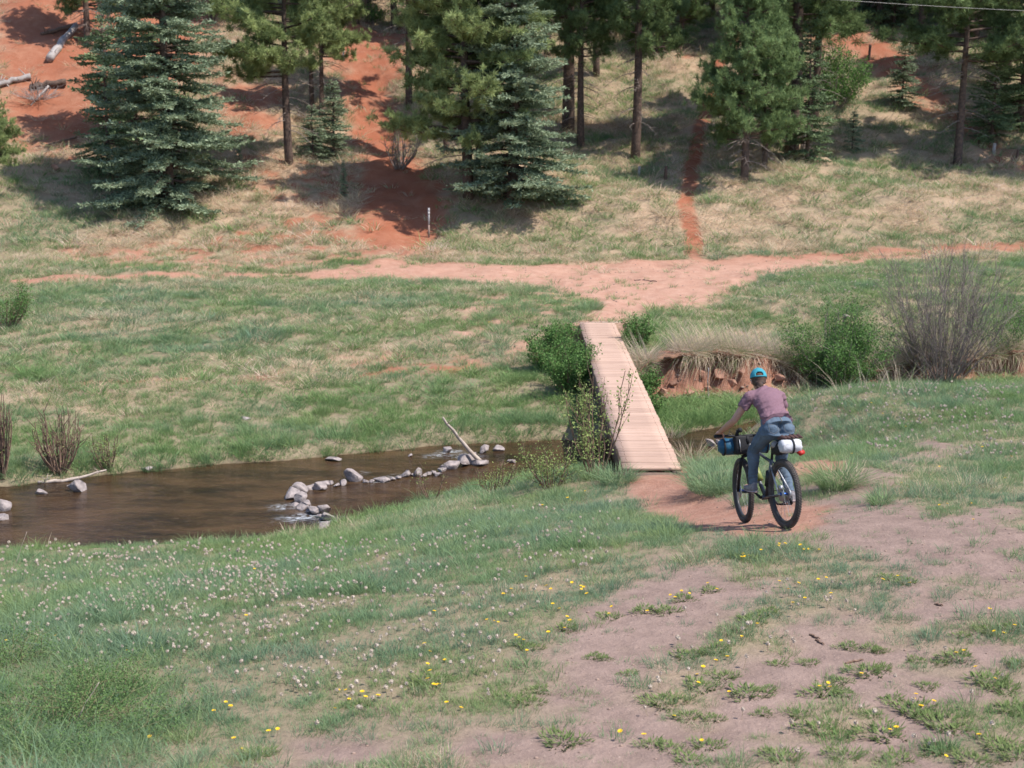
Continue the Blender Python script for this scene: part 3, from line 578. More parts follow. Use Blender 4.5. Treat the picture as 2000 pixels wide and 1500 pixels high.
TL = [
 ('spruce_tree', 'sprA', 332, 396, 13, 1, 'large pale blue green spruce left of the hill, skirts near the ground'),
 ('spruce_tree', 'sprD', 214, 350, 6.2, .8, 'dark narrow spruce tucked left behind the large pale spruce'),
 ('spruce_tree', 'sprD', 262, 262, 9.5, 1.0, 'green spruce uphill behind the large pale spruce'),
 ('pine_tree', 'pinD', 565, 322, 9.6, 1, 'pine with one slim bare trunk right of the large pale spruce'),
 ('pine_tree', 'pinD', 628, 232, 7.6, .85, 'thin pine uphill behind the young spruces'),
 ('pine_tree', 'pinT', 610, 222, 9, .7, 'thin dark stemmed pine just left behind the thin uphill pine'),
 ('spruce_tree', 'sprS', 652, 306, 3.2, 1.15, 'young pale spruce with pointed top beside the wide red lane'),
 ('spruce_tree', 'sprS', 612, 312, 2.3, 1.25, 'shorter young spruce between the slim pine and the pointed young spruce'),
 ('spruce_tree', 'sprS', 672, 382, 1.4, .6, 'spindly spruce sapling at the left edge of the red lane'),
 ('spruce_tree', 'sprS', 467, 318, 1.1, .6, 'tiny spruce sapling in the shade right of the large pale spruce'),
 ('pine_tree', 'pinG', 912, 388, 11.6, 1, 'big bushy yellow green pine in the middle, right of the red lane'),
 ('pine_tree', 'pinT', 934, 352, 10, .6, 'second pine stem close behind the big bushy pine'),
 ('pine_tree', 'pinT', 872, 304, 10.5, .7, 'shaded pine uphill left of the big bushy pine'),
 ('pine_tree', 'pinQ', 800, 205, 12, .75, 'dark pine standing right of the top of the red lane'),
 ('spruce_tree', 'sprH', 1003, 404, 12.6, 1, 'broad silvery spruce with skirts to the ground right of the bushy pine'),
 ('pine_tree', 'pinT', 1110, 255, 14, 1.1, 'thick dark trunked pine behind the silvery spruce'),
 ('pine_tree', 'pinT', 1134, 288, 11, .8, 'thin black stemmed pine right of the silvery spruce'),
 ('pine_tree', 'pinT', 1241, 314, 13, .85, 'tall bare trunked pine alone between silvery spruce and narrow trail'),
 ('pine_tree', 'pinK', 1452, 355, 7.3, .84, 'rounded green pine beside the narrow red trail'),
 ('pine_tree', 'pinK', 1491, 331, 6.6, .7, 'pine with a pale scar on its trunk right of the rounded pine'),
 ('pine_tree', 'pinT', 1546, 302, 14, 1.2, 'tall dark pine with thick trunk behind the rounded pine'),
 ('pine_tree', 'pinT', 1590, 240, 12, .9, 'shaded pine uphill right of the thick dark trunk'),
 ('spruce_tree', 'sprD', 1575, 312, 5.2, .95, 'low dark spruce under the thick dark trunked pine'),
 ('spruce_tree', 'sprS', 1665, 295, 1.7, 1.15, 'small lone spruce on the grassy slope at right'),
 ('spruce_tree', 'sprS', 1762, 210, 3.0, 1.15, 'young open spruce in front of the red bank at right'),
 ('pine_tree', 'pinQ', 1871, 326, 9.8, 1, 'dark spreading pine with bare lower trunk at the right'),
 ('spruce_tree', 'sprD', 1938, 278, 5.0, 1.0, 'low spreading spruce right behind the spreading pine'),
 ('spruce_tree', 'sprD', 1990, 250, 8, 1.0, 'tall dark spruce at the right edge of the photo'),
 ('pine_tree', 'pinT', 1965, 160, 11, 1.1, 'dark pine high on the slope at the right edge'),
 ('pine_tree', 'pinD', -10, 395, 4.2, .85, 'small bright pine cut off by the left edge of the photo'),
 ('pine_tree', 'pinK', 170, 90, 7.5, .8, 'dark pine at the top of the red slope'),
]
for nm, key, px, py, H, R, lb in TL:
    tree(nm, key, px, py, H, R, lb)
BG = [(415,40,'pinD',9,'left of the slim pine crown'),(480,62,'pinT',12,'above the slim pine'),(300,25,'sprD',9,'above the large pale spruce'),(695,45,'pinT',12,'over the top of the red lane'),(722,25,'pinK',5,'with bushy foot over the lane'),
 (770,60,'pinT',11,'left above the bushy pine'),(870,95,'pinT',12,'straight above the bushy pine'),(960,70,'pinK',9,'between bushy pine and silvery spruce'),(1070,110,'pinT',12,'behind the silvery spruce top'),(1165,150,'pinT',10,'right of the thin black stem'),(1190,70,'sprD',8,'left of the lone bare trunk'),
 (1285,45,'pinT',11,'right of the lone bare trunk'),(1330,100,'pinK',6,'beside the small red cut'),(1390,30,'pinQ',10,'above the narrow trail'),(1480,60,'pinT',13,'above the rounded pine'),(1525,120,'pinT',13,'left of the thick dark trunk'),(1610,45,'sprD',9,'over the round bush'),(1660,30,'pinT',11,'at the head of the red bank'),(1717,58,'pinT',12,'with bare stem above the red bank'),(1745,60,'sprD',5,'low behind the red bank'),(1800,60,'pinT',12,'above the young open spruce'),(1850,40,'pinK',8,'above the spreading pine'),(1905,80,'pinT',12,'between spreading pine and right edge'),(1960,40,'pinT',12,'highest at the right corner'),(1100,30,'pinT',12,'highest above the silvery spruce'),(560,30,'pinT',11,'highest above the slim pine'),(1010,20,'pinT',12,'at the top edge above the silvery spruce'),(1440,15,'pinT',12,'at the top edge above the rounded pine'),(455, 15, 'pinT', 12, 'left of the highest slim pine'),(640, 25, 'pinK', 9, 'at the head of the wide lane, left side'),(1420, 60, 'pinK', 8, 'right of the narrow trail head'),(1580, 60, 'pinT', 12, 'over the thick dark trunk'),(1700, 20, 'sprD', 9, 'in the gap above the red bank'),(1770, 20, 'pinK', 9, 'behind the bare stem above the red bank'),(1925, 20, 'sprD', 9, 'near the right corner'),(1990, 70, 'pinK', 8, 'lowest of the upper wood at the right edge'),(1890, 15, 'pinT', 12, 'at the top edge above the spreading pine')]
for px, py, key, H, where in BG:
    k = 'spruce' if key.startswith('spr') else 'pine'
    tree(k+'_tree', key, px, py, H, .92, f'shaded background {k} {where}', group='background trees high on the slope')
for X, Y, key, H, lb in [(23.5, 57, 'pinQ', 11, 'nearest pine past the right edge'), (25.5, 64, 'pinT', 13, 'pine past the right edge, halfway up'), (29, 71, 'sprD', 10, 'spruce past the right edge'), (-23.5, 58, 'pinG', 10, 'pine past the left edge'), (31, 60, 'pinT', 12, 'farther pine past the right edge')]:
    u_ = proj([X, Y, float(hq(X, Y))]); t, d, c, H0 = PR[key]; e = tree('pine_tree' if key[0] == 'p' else 'spruce_tree', key, u_[0], u_[1], H, 1, 'shaded '+lb, group='trees beside the view'); e.location = (X, Y, float(hq(X, Y))-.05)
print('trees', time.time()-T0)

# ------------------------------------------------------------------ shrubs
def shrub(name, px, py, w, h, nst, nlf, lm, sm, label, ls=.035, cat='shrub', up=.5, dy=0, dx=0, seed=0, thin=1.0, leaf_from=.25, group=None, fan=1.0, twigs=4, wob=.012):
    rs = np.random.RandomState(seed+int(px)); p = at(px, py); e = empty(name, (p[0]+dx, p[1]+dy, float(hq(p[0]+dx, p[1]+dy))-.03), 0, label, cat, group)
    st = MB(); T = []
    for i in range(nst):
        az = rs.uniform(0, 6.28); r = rs.uniform(0, 1)**.6; tip = np.array([math.cos(az)*r*w*.5*fan, math.sin(az)*r*w*.5*fan, h*rs.uniform(.6, 1.05)*math.sqrt(max(.1, 1-(r*(1-up))**2))])
        b0 = np.array([math.cos(az), math.sin(az), 0])*rs.uniform(0, .12)*w; t = np.linspace(0, 1, 6)[:, None]
        B = b0*(1-t)+tip*t+np.array([math.cos(az), math.sin(az), 0])*(np.sin(t*3.14)*r*.09*w)+rs.normal(0, wob*h, (6, 3))*t
        st.tube(B, np.linspace(.009, .0028, 6)*thin*(1+h*.3), 4, False); T.append(B)
        for q in range(twigs):
            u = rs.uniform(.15, .95); pb = np.array([np.interp(u*5, range(6), B[:, a]) for a in range(3)]); e2 = pb+(tip-b0)*rs.uniform(.12, .3)+rs.normal(0, .09*w, 3)*[1, 1, .5]
            S = np.array([pb, (pb+e2)/2+rs.normal(0, .015, 3), e2]); st.tube(S, np.array([.005, .0035, .002])*thin*(1+h*.3), 3, False); T.append(S)
    st.build('stems', sm, e)
    if nlf:
        P = []
        for i in range(nlf):
            B = T[rs.randint(len(T))]; u = leaf_from+(1-leaf_from)*rs.uniform(0, 1); n = len(B)-1; P.append([np.interp(u*n, range(n+1), B[:, a]) for a in range(3)])
        P = np.array(P)+rs.normal(0, .03+.02*w, (nlf, 3)); P[:, 2] = np.abs(P[:, 2]); D = unit(rs.normal(0, 1, (nlf, 3))+[0, 0, .5]); U = unit(np.cross(D, rs.normal(0, 1, (nlf, 3))+[0, 0, 1]))
        o = foliage('leaves', P, D, U, rs.uniform(.7, 1.3, nlf)*ls, rs.uniform(.5, .8, nlf)*ls, lm, link=True); o.parent = e
    return e
# beside the bridge, its far left side
for i, (X, Y, w, h, lb) in enumerate([(1.2, 34.4, .9, .45, 'leafy green bush at the far left end of the footbridge'), (.95, 32.2, 1.35, .95, 'big leafy green bush against the left side of the footbridge'), (1.2, 30.6, 1.2, 1.05, 'shaded green bush under the left edge of the footbridge'), (2.95, 33.4, .8, .85, 'narrow green bush along the right side of the footbridge, far end'), (3.0, 31.6, .9, .8, 'low green bush between the footbridge and the cut bank'), (2.9, 30.0, .7, .55, 'small leafy plant hugging the right side of the footbridge')]):
    rp = proj([X, Y, float(hq(X, Y))]); shrub('green_bush', rp[0], rp[1], w, h, 26, int(5200*w*h), M_BUSH, M_RTWIG, lb, .05, seed=i, leaf_from=.1, dx=X-at(*rp)[0], dy=Y-at(*rp)[1])
shrub('willow_shrub', 1165, 935, 1.15, 1.75, 15, 1500, M_WIL, M_RTWIG, 'sparse budding willow against the near left corner of the footbridge', .045, up=.8)
shrub('willow_shrub', 1075, 955, .95, .75, 14, 1100, M_WIL, M_RTWIG, 'see-through budding shrub over the water left of the footbridge', .035, up=.6)
shrub('willow_shrub', 962, 965, .95, .62, 14, 600, M_WIL, M_RTWIG, 'thin yellowish shrub at the foot of the leaning pole', .026, up=.6)
shrub('willow_shrub', 842, 975, .5, .62, 6, 120, M_WIL, M_RTWIG, 'few thin reddish sprigs on the near bank beside the pool', .026, up=.8)
shrub('willow_shrub', 118, 925, .95, 1.15, 34, 420, M_WIL, M_RTWIG, 'brown bare willow clump standing in the far bank grass at left', .028, up=.8, thin=1.4)
shrub('willow_shrub', 212, 918, .65, .7, 18, 700, M_WIL, M_RTWIG, 'small leafy willow right of the brown clump on the far bank', .03, up=.7)
shrub('willow_shrub', 2, 935, .7, 1.5, 26, 350, M_WIL, M_RTWIG, 'brown willow stems cut by the left edge above the creek', .028, up=.85, thin=1.4)
shrub('green_bush', 12, 640, 1.3, 1.1, 24, 3600, M_BUSH, M_RTWIG, 'dark green bush at the left edge in the meadow', .04)
shrub('green_bush', 1630, 750, 2.5, 2.0, 60, 26000, M_BUSH, M_GBARK, 'wide green bush on the cut bank behind the cyclist', .045, leaf_from=.12, up=.25, dy=-.1)
shrub('bare_willow', 1850, 756, 3.1, 3.3, 90, 3200, M_WIL, M_GBARK, 'large grey leafless willow rising beside the creek at right', .03, up=.5, thin=.55, dy=.3, twigs=14, wob=.02, leaf_from=.05)
shrub('bare_willow', 1790, 745, 1.5, 1.4, 40, 1500, M_WIL, M_GBARK, 'low grey twiggy shrub between wide green bush and big willow', .03, up=.4, thin=.8, dy=.4, twigs=10, wob=.03)
shrub('green_bush', 1960, 738, 1.7, 1.15, 26, 4200, M_BUSH, M_GBARK, 'green thicket right of the big bare willow', .04, dy=.8)
shrub('green_bush', 2030, 730, 1.6, 1.2, 26, 3600, M_BUSH, M_GBARK, 'green thicket at the right edge beyond the terrace', .04, dy=1.0)
shrub('round_bush', 1625, 215, 3.6, 3.1, 40, 7000, M_BUSH, M_GBARK, 'rounded green bush uphill right of the thick dark pine', .10, up=.3)
shrub('round_bush', 725, 48, 1.6, 1.0, 20, 1500, M_BUSH, M_GBARK, 'low green bush at the head of the red lane', .09)
shrub('dead_shrub', 1560, 305, 1.5, 1.3, 22, 0, M_BUSH, M_GBARK, 'grey dead brush hanging below the thick dark pine', thin=2.2, up=.2)
shrub('dead_shrub', 205, 100, 1.2, 2.8, 16, 0, M_BUSH, M_GBARK, 'grey dead sapling at the top of the red slope', thin=.8, up=.8)
shrub('dead_shrub', 780, 330, 2.0, 1.5, 26, 700, M_WIL, M_GBARK, 'shaded brown brush on the right flank of the red lane', .04, thin=2, up=.4)
shrub('dead_shrub', 690, 520, .2, .2, 4, 30, M_WIL, M_GBARK, 'tiny dry weed beside the pale path', .03)
shrub('rose_thicket', 110, 1440, 2.0, .30, 50, 11000, M_ROSE, M_GST, 'low leafy wild rose thicket in the bottom left corner', .017, leaf_from=.05, up=.1, thin=.5)
shrub('rose_thicket', 20, 1300, 1.2, .3, 30, 4200, M_ROSE, M_GST, 'leafy thicket at the left edge above the corner thicket', .017, leaf_from=.05, up=.2, thin=.5)
shrub('rose_thicket', 210, 1370, 1.2, .26, 26, 3600, M_ROSE, M_GST, 'loose leafy sprigs right of the corner thicket', .017, leaf_from=.05, up=.2, thin=.5)
# taller tussocks
MT1 = grass_mat('tussock_green', False, (.08, .5)); MT2 = grass_mat('tussock_straw', False, (.75, .2)); MT3 = grass_mat('tussock_dark', False, (.04, .9))
def tussock(px, py, r, h, n, m, label, lean=.7, seed=1, dz=0, cat='grass tussock'):
    p = at(px, py); o = blade_obj('grass_tussock', blades(n, r, h*.5, h, .0042, lean, random.Random(seed+px), .8, 3), m, link=True); o.location = (p[0], p[1], p[2]-.02+dz); tag(o, label, cat); return o
tussock(1632, 955, .17, .48, 420, MT1, 'tall green tussock on the gully edge right of the rear wheel', .8)
tussock(1665, 950, .12, .42, 120, MT2, 'straw coloured blades in the tussock right of the rear wheel', .9)
tussock(1718, 985, .09, .2, 160, MT1, 'small tuft at the tip of the dirt track right of the cyclist')
tussock(1405, 955, .42, .42, 900, MT3, 'bushy dark green tussock left of the front wheel', .8)
tussock(1380, 925, .25, .36, 420, MT3, 'blue green tuft just right of the near end of the footbridge', .8)
tussock(1205, 942, .24, .36, 420, MT3, 'blue green tussock at the near left corner of the footbridge', .8)
tussock(1350, 905, .2, .55, 160, MT2, 'tall dry stalks right of the near end of the footbridge', .6)
tussock(1310, 860, .2, .45, 120, MT2, 'dry stalks beside the right edge of the footbridge', .6)
tussock(1148, 606, .35, .35, 420, MT3, 'green tussock where the path meets the far end of the footbridge')
tussock(1020, 580, .3, .55, 240, MT1, 'tall green tuft on the red bank left of the path junction')
tussock(1010, 606, .3, .4, 240, MT1, 'rounded green tuft on the bare red bank')
tussock(945, 622, .3, .35, 240, MT1, 'loose pale tuft left on the bare red bank')
tussock(497, 690, .2, .18, 160, MT3, 'lone dark green tuft in the middle of the meadow')
tussock(1000, 705, .4, .3, 200, MT2, 'dry tuft on the slope above the reed bank')
for i, (px, py) in enumerate([(1560, 760), (1600, 765), (1650, 768), (1700, 765), (1760, 768), (1800, 770), (1745, 762)]):
    tussock(px, py, .22, .85, 16, MT2, ['tall straw stalks on the terrace edge right of the cyclist', 'straw stalks in front of the wide green bush, left part', 'straw stalks before the middle of the wide green bush', 'straw stalks before the right part of the wide green bush', 'straw stalks in front of the old root stump', 'straw stalks in front of the big bare willow', 'straw stalks just left of the root stump'][i], .55)
print('shrubs', time.time()-T0)

# ------------------------------------------------------------------ rocks
def ico(sub=2):
    import bmesh
    bm = bmesh.new(); bmesh.ops.create_icosphere(bm, subdivisions=sub, radius=1); V = np.array([v.co[:] for v in bm.verts]); Fa = np.array([[v.index for v in f.verts] for f in bm.faces]); bm.free(); return V, Fa
IV, IF = ico(3); IV2, IF2 = ico(2); IV1, IF1 = ico(1)
def rock(px, py, w, h, d, m, label, seed=0, sink=.3, name='rock', cat='rock', dz=0, z=None, group=None, tilt=.15, dy=0):
    rs = np.random.RandomState(seed+int(px*3+py)); V = IV.copy()
    for i in range(13):
        n = unit(rs.normal(0, 1, 3)*[1, 1, .8]); t = rs.uniform(.32, .74); k = V @ n; V = V-np.outer(np.maximum(k-t, 0), n)*.98
    V += rs.normal(0, .012, V.shape)
    V *= np.array([w, d, h])/2/np.abs(V).max(0)
    p = at(px, py) if z is None or z > WATER+.001 else atw(px, py); zz = (p[2] if z is None else z); o = mk(name, V, IF, m); o.rotation_euler = (rs.uniform(-tilt, tilt), rs.uniform(-tilt, tilt), rs.uniform(-.4, .4)); o.location = (p[0], p[1]+d*.3+dy, zz+h*(.5-sink)+dz)
    return tag(o, label, cat, group)
WR = [(146,962,.33,.27,.3,'pointed grey rock in the water near the driftwood'),(75,967,.26,.10,.2,'flat slab in the creek left of the pointed grey rock'),(8,998,.24,.24,.3,'rounded grey rock at the left edge of the creek'),(2,1016,.24,.12,.2,'lower small stone at the left edge of the creek'),
 (289,921,.25,.14,.2,'pale stone where the far bank grass meets the water'),(690,942,.36,.27,.3,'upright triangular rock in the middle of the stone dam'),(745,943,.35,.12,.2,'flat rock right of the triangular rock'),(668,948,.14,.12,.15,'small stone touching the left of the triangular rock'),(658,951,.12,.07,.12,'tiny stone left beside the triangular rock'),
 (636,948,.2,.13,.15,'dark stone third left of the triangular rock'),(623,959,.26,.16,.2,'pale wet stone in the left arm of the dam'),(605,957,.2,.10,.15,'flat stone left in the middle of the dam arm'),(580,965,.34,.2,.3,'long slab at the bend of the stone dam'),(568,975,.28,.2,.3,'low broad rock below the long slab'),(586,984,.24,.24,.25,'dark rock above the little cascade'),(592,996,.22,.14,.2,'wet rock at the cascade'),
 (612,1006,.28,.14,.2,'mossy stone in the cascade'),(632,1004,.24,.18,.2,'stone on the right side of the cascade'),(636,1018,.28,.14,.22,'pale slab at the near end of the dam'),(634,1034,.2,.14,.2,'stone half in the near bank grass below the dam'),
 (795,932,.24,.14,.2,'lumpy stone midway to the boulder pile'),(815,931,.16,.18,.16,'upright small stone midway to the boulder pile'),(838,930,.15,.09,.14,'small dark stone before the boulder pile'),(828,933,.12,.08,.12,'tiny stone before the boulder pile'),(856,930,.14,.08,.12,'thin stone touching the boulder pile'),
 (878,918,.4,.2,.3,'left boulder of the pile under the leaning pole'),(905,912,.42,.24,.35,'middle boulder of the pile under the leaning pole'),(918,902,.34,.22,.3,'rear boulder of the pile under the leaning pole'),(936,912,.34,.15,.3,'right boulder of the pile under the leaning pole'),
 (873,884,.22,.14,.15,'pinkish stone near the far bank by the leaning pole'),(945,885,.2,.18,.16,'reddish stone right of the leaning pole, far bank'),(970,882,.3,.12,.2,'flat pale stone right of the reddish stone at far bank'),(652,901,.36,.08,.15,'thin flat slab under the far bank grass'),(800,892,.1,.06,.1,'tiny stone near far bank left of the pole'),(1000,905,.2,.1,.15,'dim stone in the shaded water left of the bridge'),
 (1390,872,.24,.18,.2,'grey stone in the water right of the footbridge'),(1402,868,.16,.14,.15,'pinkish stone in the water just behind the cyclist hand'),
 (610,953,0.13,0.08,0.10,'first gap stone of the dam, left arm'),(647,947,0.12,0.08,0.10,'little stone in the left arm of the dam'),(712,944,0.15,0.09,0.12,'small wet stone right of the triangular rock'),(727,943,0.12,0.07,0.10,'second small wet stone right of the triangular rock'),(765,939,0.14,0.07,0.11,'low wet stone right of the flat rock'),(778,936,0.12,0.08,0.10,'low wet stone left of the lumpy stone'),(806,930,0.1,0.08,0.08,'tiny stone between the lumpy and the upright stone'),(848,927,0.12,0.08,0.10,'little stone at the left foot of the boulder pile'),(864,922,0.16,0.1,0.13,'grey stone against the left boulder of the pile'),(600,988,0.14,0.1,0.11,'wet stone between bend and cascade'),(605,1002,0.14,0.08,0.11,'submerged looking stone in the cascade'),(624,1012,0.15,0.09,0.12,'wet stone low in the cascade'),(618,953,0.12,0.07,0.10,'small stone touching the pale wet stone'),(576,988,0.14,0.08,0.11,'small stone left of the dark cascade rock')]
for i, (px, py, w, h, d, lb) in enumerate(WR):
    p = at(px, py); rock(px, py, w*1.08, h*1.15, d*1.15, M_ROCK, lb, seed=i, z=max(WATER, p[2]-.02) if p[2] > WATER else WATER, sink=.22, group='stones in and along the creek')
RR = [(108,335,.55,.36,.4,M_RROCK,'red boulder in the grass left of the large pale spruce'),(628,350,.75,.42,.5,M_RROCK,'angular orange boulder below the young spruces'),(480,820,.26,.10,.2,M_ROCK,'pale flat stone in the meadow above the creek'),(345,326,.4,.3,.3,M_RROCK,'grey brown stone in the shade under the large spruce')]
for i, (px, py, w, h, d, m, lb) in enumerate(RR): rock(px, py, w, h, d, m, lb, seed=50+i, sink=.25)
CR = [(1400,745,.36,.28,'big pinkish stone in the middle of the cut bank'),(1318,752,.26,.2,'stone in the cut bank left part'),(1310,775,.3,.14,'grey slab at the foot of the cut bank'),(1345,770,.24,.16,'small block at the foot of the cut bank'),(1380,760,.2,.16,'stone below the dry thatch'),(1430,752,.26,.2,'stone right of the big pinkish stone'),(1370,735,.22,.2,'clod left of the big pinkish stone'),(1295,765,.2,.14,'stone nearest the footbridge in the cut bank'),(1445,735,.24,.16,'clod above the cyclist hand'),(1520,740,.3,.14,'slab behind the cyclist shoulder'),(1340,690,.25,.16,'stone under the overhang left'),(1458,690,.2,.12,'clod on top of the cut bank'),(1330,730,.22,.17,'loose clod in the hollow of the cut bank'),(1415,770,.2,.13,'small stone where reeds meet the cut bank')]
for i, (px, py, w, h, lb) in enumerate(CR): rock(px, py, w*1.08, h*1.15, w*.9, M_RROCK, lb, seed=70+i, sink=.28, dy=-.16, group='stones and clods in the cut bank')
rs = np.random.RandomState(4); mbp = MB(); M_PEB = simple('earth_crumbs', (.40, .28, .22), (.20, .14, .115), 3, .95)
qq = np.array([(0, 1, 0, 2, 0, 0)[i % 6] for i in range(3600)])
PBX = np.where(qq == 0, rs.uniform(-2, 7, 3600), np.where(qq == 1, rs.uniform(-1, 9, 3600), rs.uniform(2.8, 11, 3600)))
PBY = np.where(qq == 0, rs.uniform(7, 20, 3600), np.where(qq == 1, rs.uniform(35, 47, 3600), np.interp(PBX, CBK[:, 0], CBK[:, 1])+rs.uniform(-.6, .6, 3600)))
_d, _r = zones(PBX, PBY); PBD = np.maximum(_d, _r)
for i in range(3600):                                     # loose pebbles and clods on bare earth
    q = (0, 1, 0, 2, 0, 0)[i % 6]
    X, Y = PBX[i], PBY[i]
    if PBD[i] < .6: continue
    s = (.004+.014*rs.rand()**3)*(1 if q == 0 else 2.2 if q == 1 else 3.5); mbp.add(IV1*np.array([s, s*.8, s*.5])*rs.uniform(.8, 1.2, IV1.shape)+[X, Y, float(hq(X, Y))+s*.2], IF1)
tag(mbp.build('pebbles', M_PEB), 'small pebbles and crumbs of earth scattered on the bare dirt', 'gravel', kind='stuff')

# bits of dry straw lying on the bare dirt
n = 5200; lx = NR.uniform(-3, 7.5, n); ly = NR.uniform(7, 17, n); _d, _r = zones(lx, ly); kp = (_d > .45) & (NR.rand(n) < ss(-.5, .35, fbm(lx*1.1, ly*1.1+9, 4))); lx, ly = lx[kp], ly[kp]; n = len(lx)
az = NR.uniform(0, 6.28, n); D = np.stack([np.cos(az), np.sin(az), NR.uniform(-.05, .25, n)], -1); D = unit(D) if 'unit' in globals() else D; P = np.stack([lx, ly, hq(lx, ly)+.005], -1); V, F4 = cards(P, D, np.stack([-np.sin(az), np.cos(az), 0*az], -1), NR.uniform(.015, .07, n), NR.uniform(.0015, .004, n))
tag(mk('dry_litter', V, F4, simple('straw_litter', (.56, .45, .34), (.30, .22, .16), 6, .95)), 'bits of dry straw littering the bare dirt in the foreground', 'litter', kind='stuff')

# ------------------------------------------------------------------ wood pieces
def log(name, pts, r, m, label, cat='log', k=8, wob=.01, seed=1, parent=None, branches=0):
    rs = np.random.RandomState(seed); pts = np.array(pts, float); n = 9; t = np.linspace(0, len(pts)-1, n); P = np.stack([np.interp(t, range(len(pts)), pts[:, a]) for a in range(3)], -1)+rs.normal(0, wob, (n, 3))
    mb = MB(); rr = np.interp(t, np.linspace(0, len(pts)-1, len(r)), r)*(1+rs.normal(0, .06, n)); mb.tube(P, rr, k)
    for i in range(branches):
        j = rs.randint(1, n-1); d = unit(rs.normal(0, 1, 3)+[0, 0, .3])*min(.5, rs.uniform(4, 9)*rr[j]); mb.tube(np.array([P[j], P[j]+d*.5+rs.normal(0, .01, 3), P[j]+d]), [min(.04, rr[j]*.4), min(.025, rr[j]*.25), min(.01, rr[j]*.1)], 5)
    o = mb.build(name, m, parent, smooth=True)
    return tag(o, label, cat) if parent is None else o
def pz(px, py, Y):       # point at depth Y seen at this pixel
    u = (px-1000)/FP; v = (py-750)/FP; d = np.array([u, cp-v*sp, -sp-v*cp]); return np.array([0, 0, CZ])+d*(Y/d[1])
b1 = atw(948, 908); log('fallen_pole', [pz(864, 815, b1[1]-.3), pz(905, 866, b1[1]-.1), [b1[0], b1[1], WATER-.05]], [.02, .036, .05], M_DEADW, 'bare pale pole leaning over the boulders out of the creek', 'log', branches=3, wob=.006)
a = atw(72, 944); c_ = atw(208, 934); log('driftwood_branch', [[a[0], a[1], WATER+.03], [(a[0]+c_[0])/2, (a[1]+c_[1])/2-.05, WATER+.03], [c_[0], c_[1], WATER+.16]], [.03, .035, .012], M_DEADW, 'forked driftwood branch along the far bank at left', 'branch', branches=6)
a, c_ = at(96, 125), at(148, 62); log('fallen_log', [[a[0], a[1], a[2]+.25], [c_[0], c_[1], c_[2]+.25]], [.2, .17, .14], M_GREYW, 'silver grey log lying up the red slope', 'log', branches=3, wob=.03)
a, c_ = at(-10, 175), at(60, 160); log('fallen_log', [[a[0], a[1], a[2]+.2], [c_[0], c_[1], c_[2]+.2]], [.11, .14], M_GREYW, 'grey log in the brush pile at the left edge', 'log', branches=5, wob=.03)
a, c_ = at(58, 178), at(128, 172); log('fallen_log', [[a[0], a[1], a[2]+.2], [c_[0], c_[1], c_[2]+.25]], [.12, .16], M_BARK, 'dark log end in the brush pile left of the pale spruce', 'log', branches=4, wob=.03)
a, c_ = at(80, 70), at(150, 55); log('fallen_log', [[a[0], a[1], a[2]+.05], [c_[0], c_[1], c_[2]+.15]], [.08, .13], M_RTWIG, 'dark slanting log above the silver grey log', 'log', branches=3)
a, c_ = at(60, 212), at(95, 180); log('fallen_branch', [[a[0], a[1], a[2]+.05], [c_[0], c_[1], c_[2]+.2]], [.03, .06], M_GREYW, 'thin branch sloping down from the brush pile', 'branch', branches=4)
shrub('brush_pile', 75, 195, 2.4, .8, 36, 0, M_BUSH, M_GREYW, 'pile of grey dead branches on the slope at left', thin=1.2, up=.1, cat='brush pile')
a, c_ = at(90, 285), at(150, 272); log('fallen_branch', [[a[0], a[1], a[2]+.05], [c_[0], c_[1], c_[2]+.08]], [.03, .04], M_RTWIG, 'red brown branch on the slope left of the dark narrow spruce', 'branch')
# root stump by the creek
e = empty('root_stump', tuple(at(1745, 752)+[0, .45, 0]), 0, 'weathered orange brown root stump between green bush and bare willow', 'stump')
M_ROOT = simple('old_root_wood', (.40, .25, .165), (.20, .115, .075), 9, .95, .8, bd=.03)
log('bole', [[-.45, -.1, -.35], [-.15, 0, .0], [.15, .05, .18], [.4, .1, .22]], [.07, .12, .16, .13], M_ROOT, '', parent=e, wob=.015)
for i, (dx, dz) in enumerate([(.55, -.1), (.6, .2), (-.6, -.45), (.2, -.4), (.75, .1), (-.3, -.5), (.5, -.35)]): log('root', [[.1, 0, .12], [dx*.6, -.1, .08+dz*.5], [dx*1.2, -.16, dz-.05]], [.075, .045, .015], M_ROOT, '', parent=e, seed=i, wob=.03)
a, c_ = at(1238, 549), at(1282, 551); log('stick', [[a[0], a[1], a[2]+.02], [(a[0]+c_[0])/2, a[1]-.15, a[2]+.03], [c_[0], c_[1], c_[2]+.02]], [.014, .02, .012], M_BARK, 'crooked dark stick lying on the pale path junction', 'stick', branches=2)
for i, (p1, p2, lb) in enumerate([((1580, 1243), (1600, 1250), 'upper short stick on the bare dirt'), ((1592, 1252), (1608, 1262), 'lower short stick on the bare dirt'), ((1650, 1297), (1685, 1292), 'longer brown stick on the dirt beside a weed clump'), ((1825, 1182), (1840, 1186), 'curled bark scrap on the dirt at right'), ((30, 1105), (52, 1040), 'pale dry stalk leaning up over the creek edge at left'), ((140, 1425), (193, 1335), 'pale stalk slanting out of the corner thicket')]):
    a, c_ = at(*p1), at(*p2)
    if i >= 4: c_ = pz(p2[0], p2[1], a[1]+.05)
    log('stick' if i < 4 else 'dry_stalk', [[a[0], a[1], a[2]+.01], [c_[0], c_[1], c_[2]+.012]], [.008, .010, .006] if i < 4 else [.004, .003], M_RTWIG if i < 4 else M_DEADW, lb, 'stick', wob=.004, k=5)
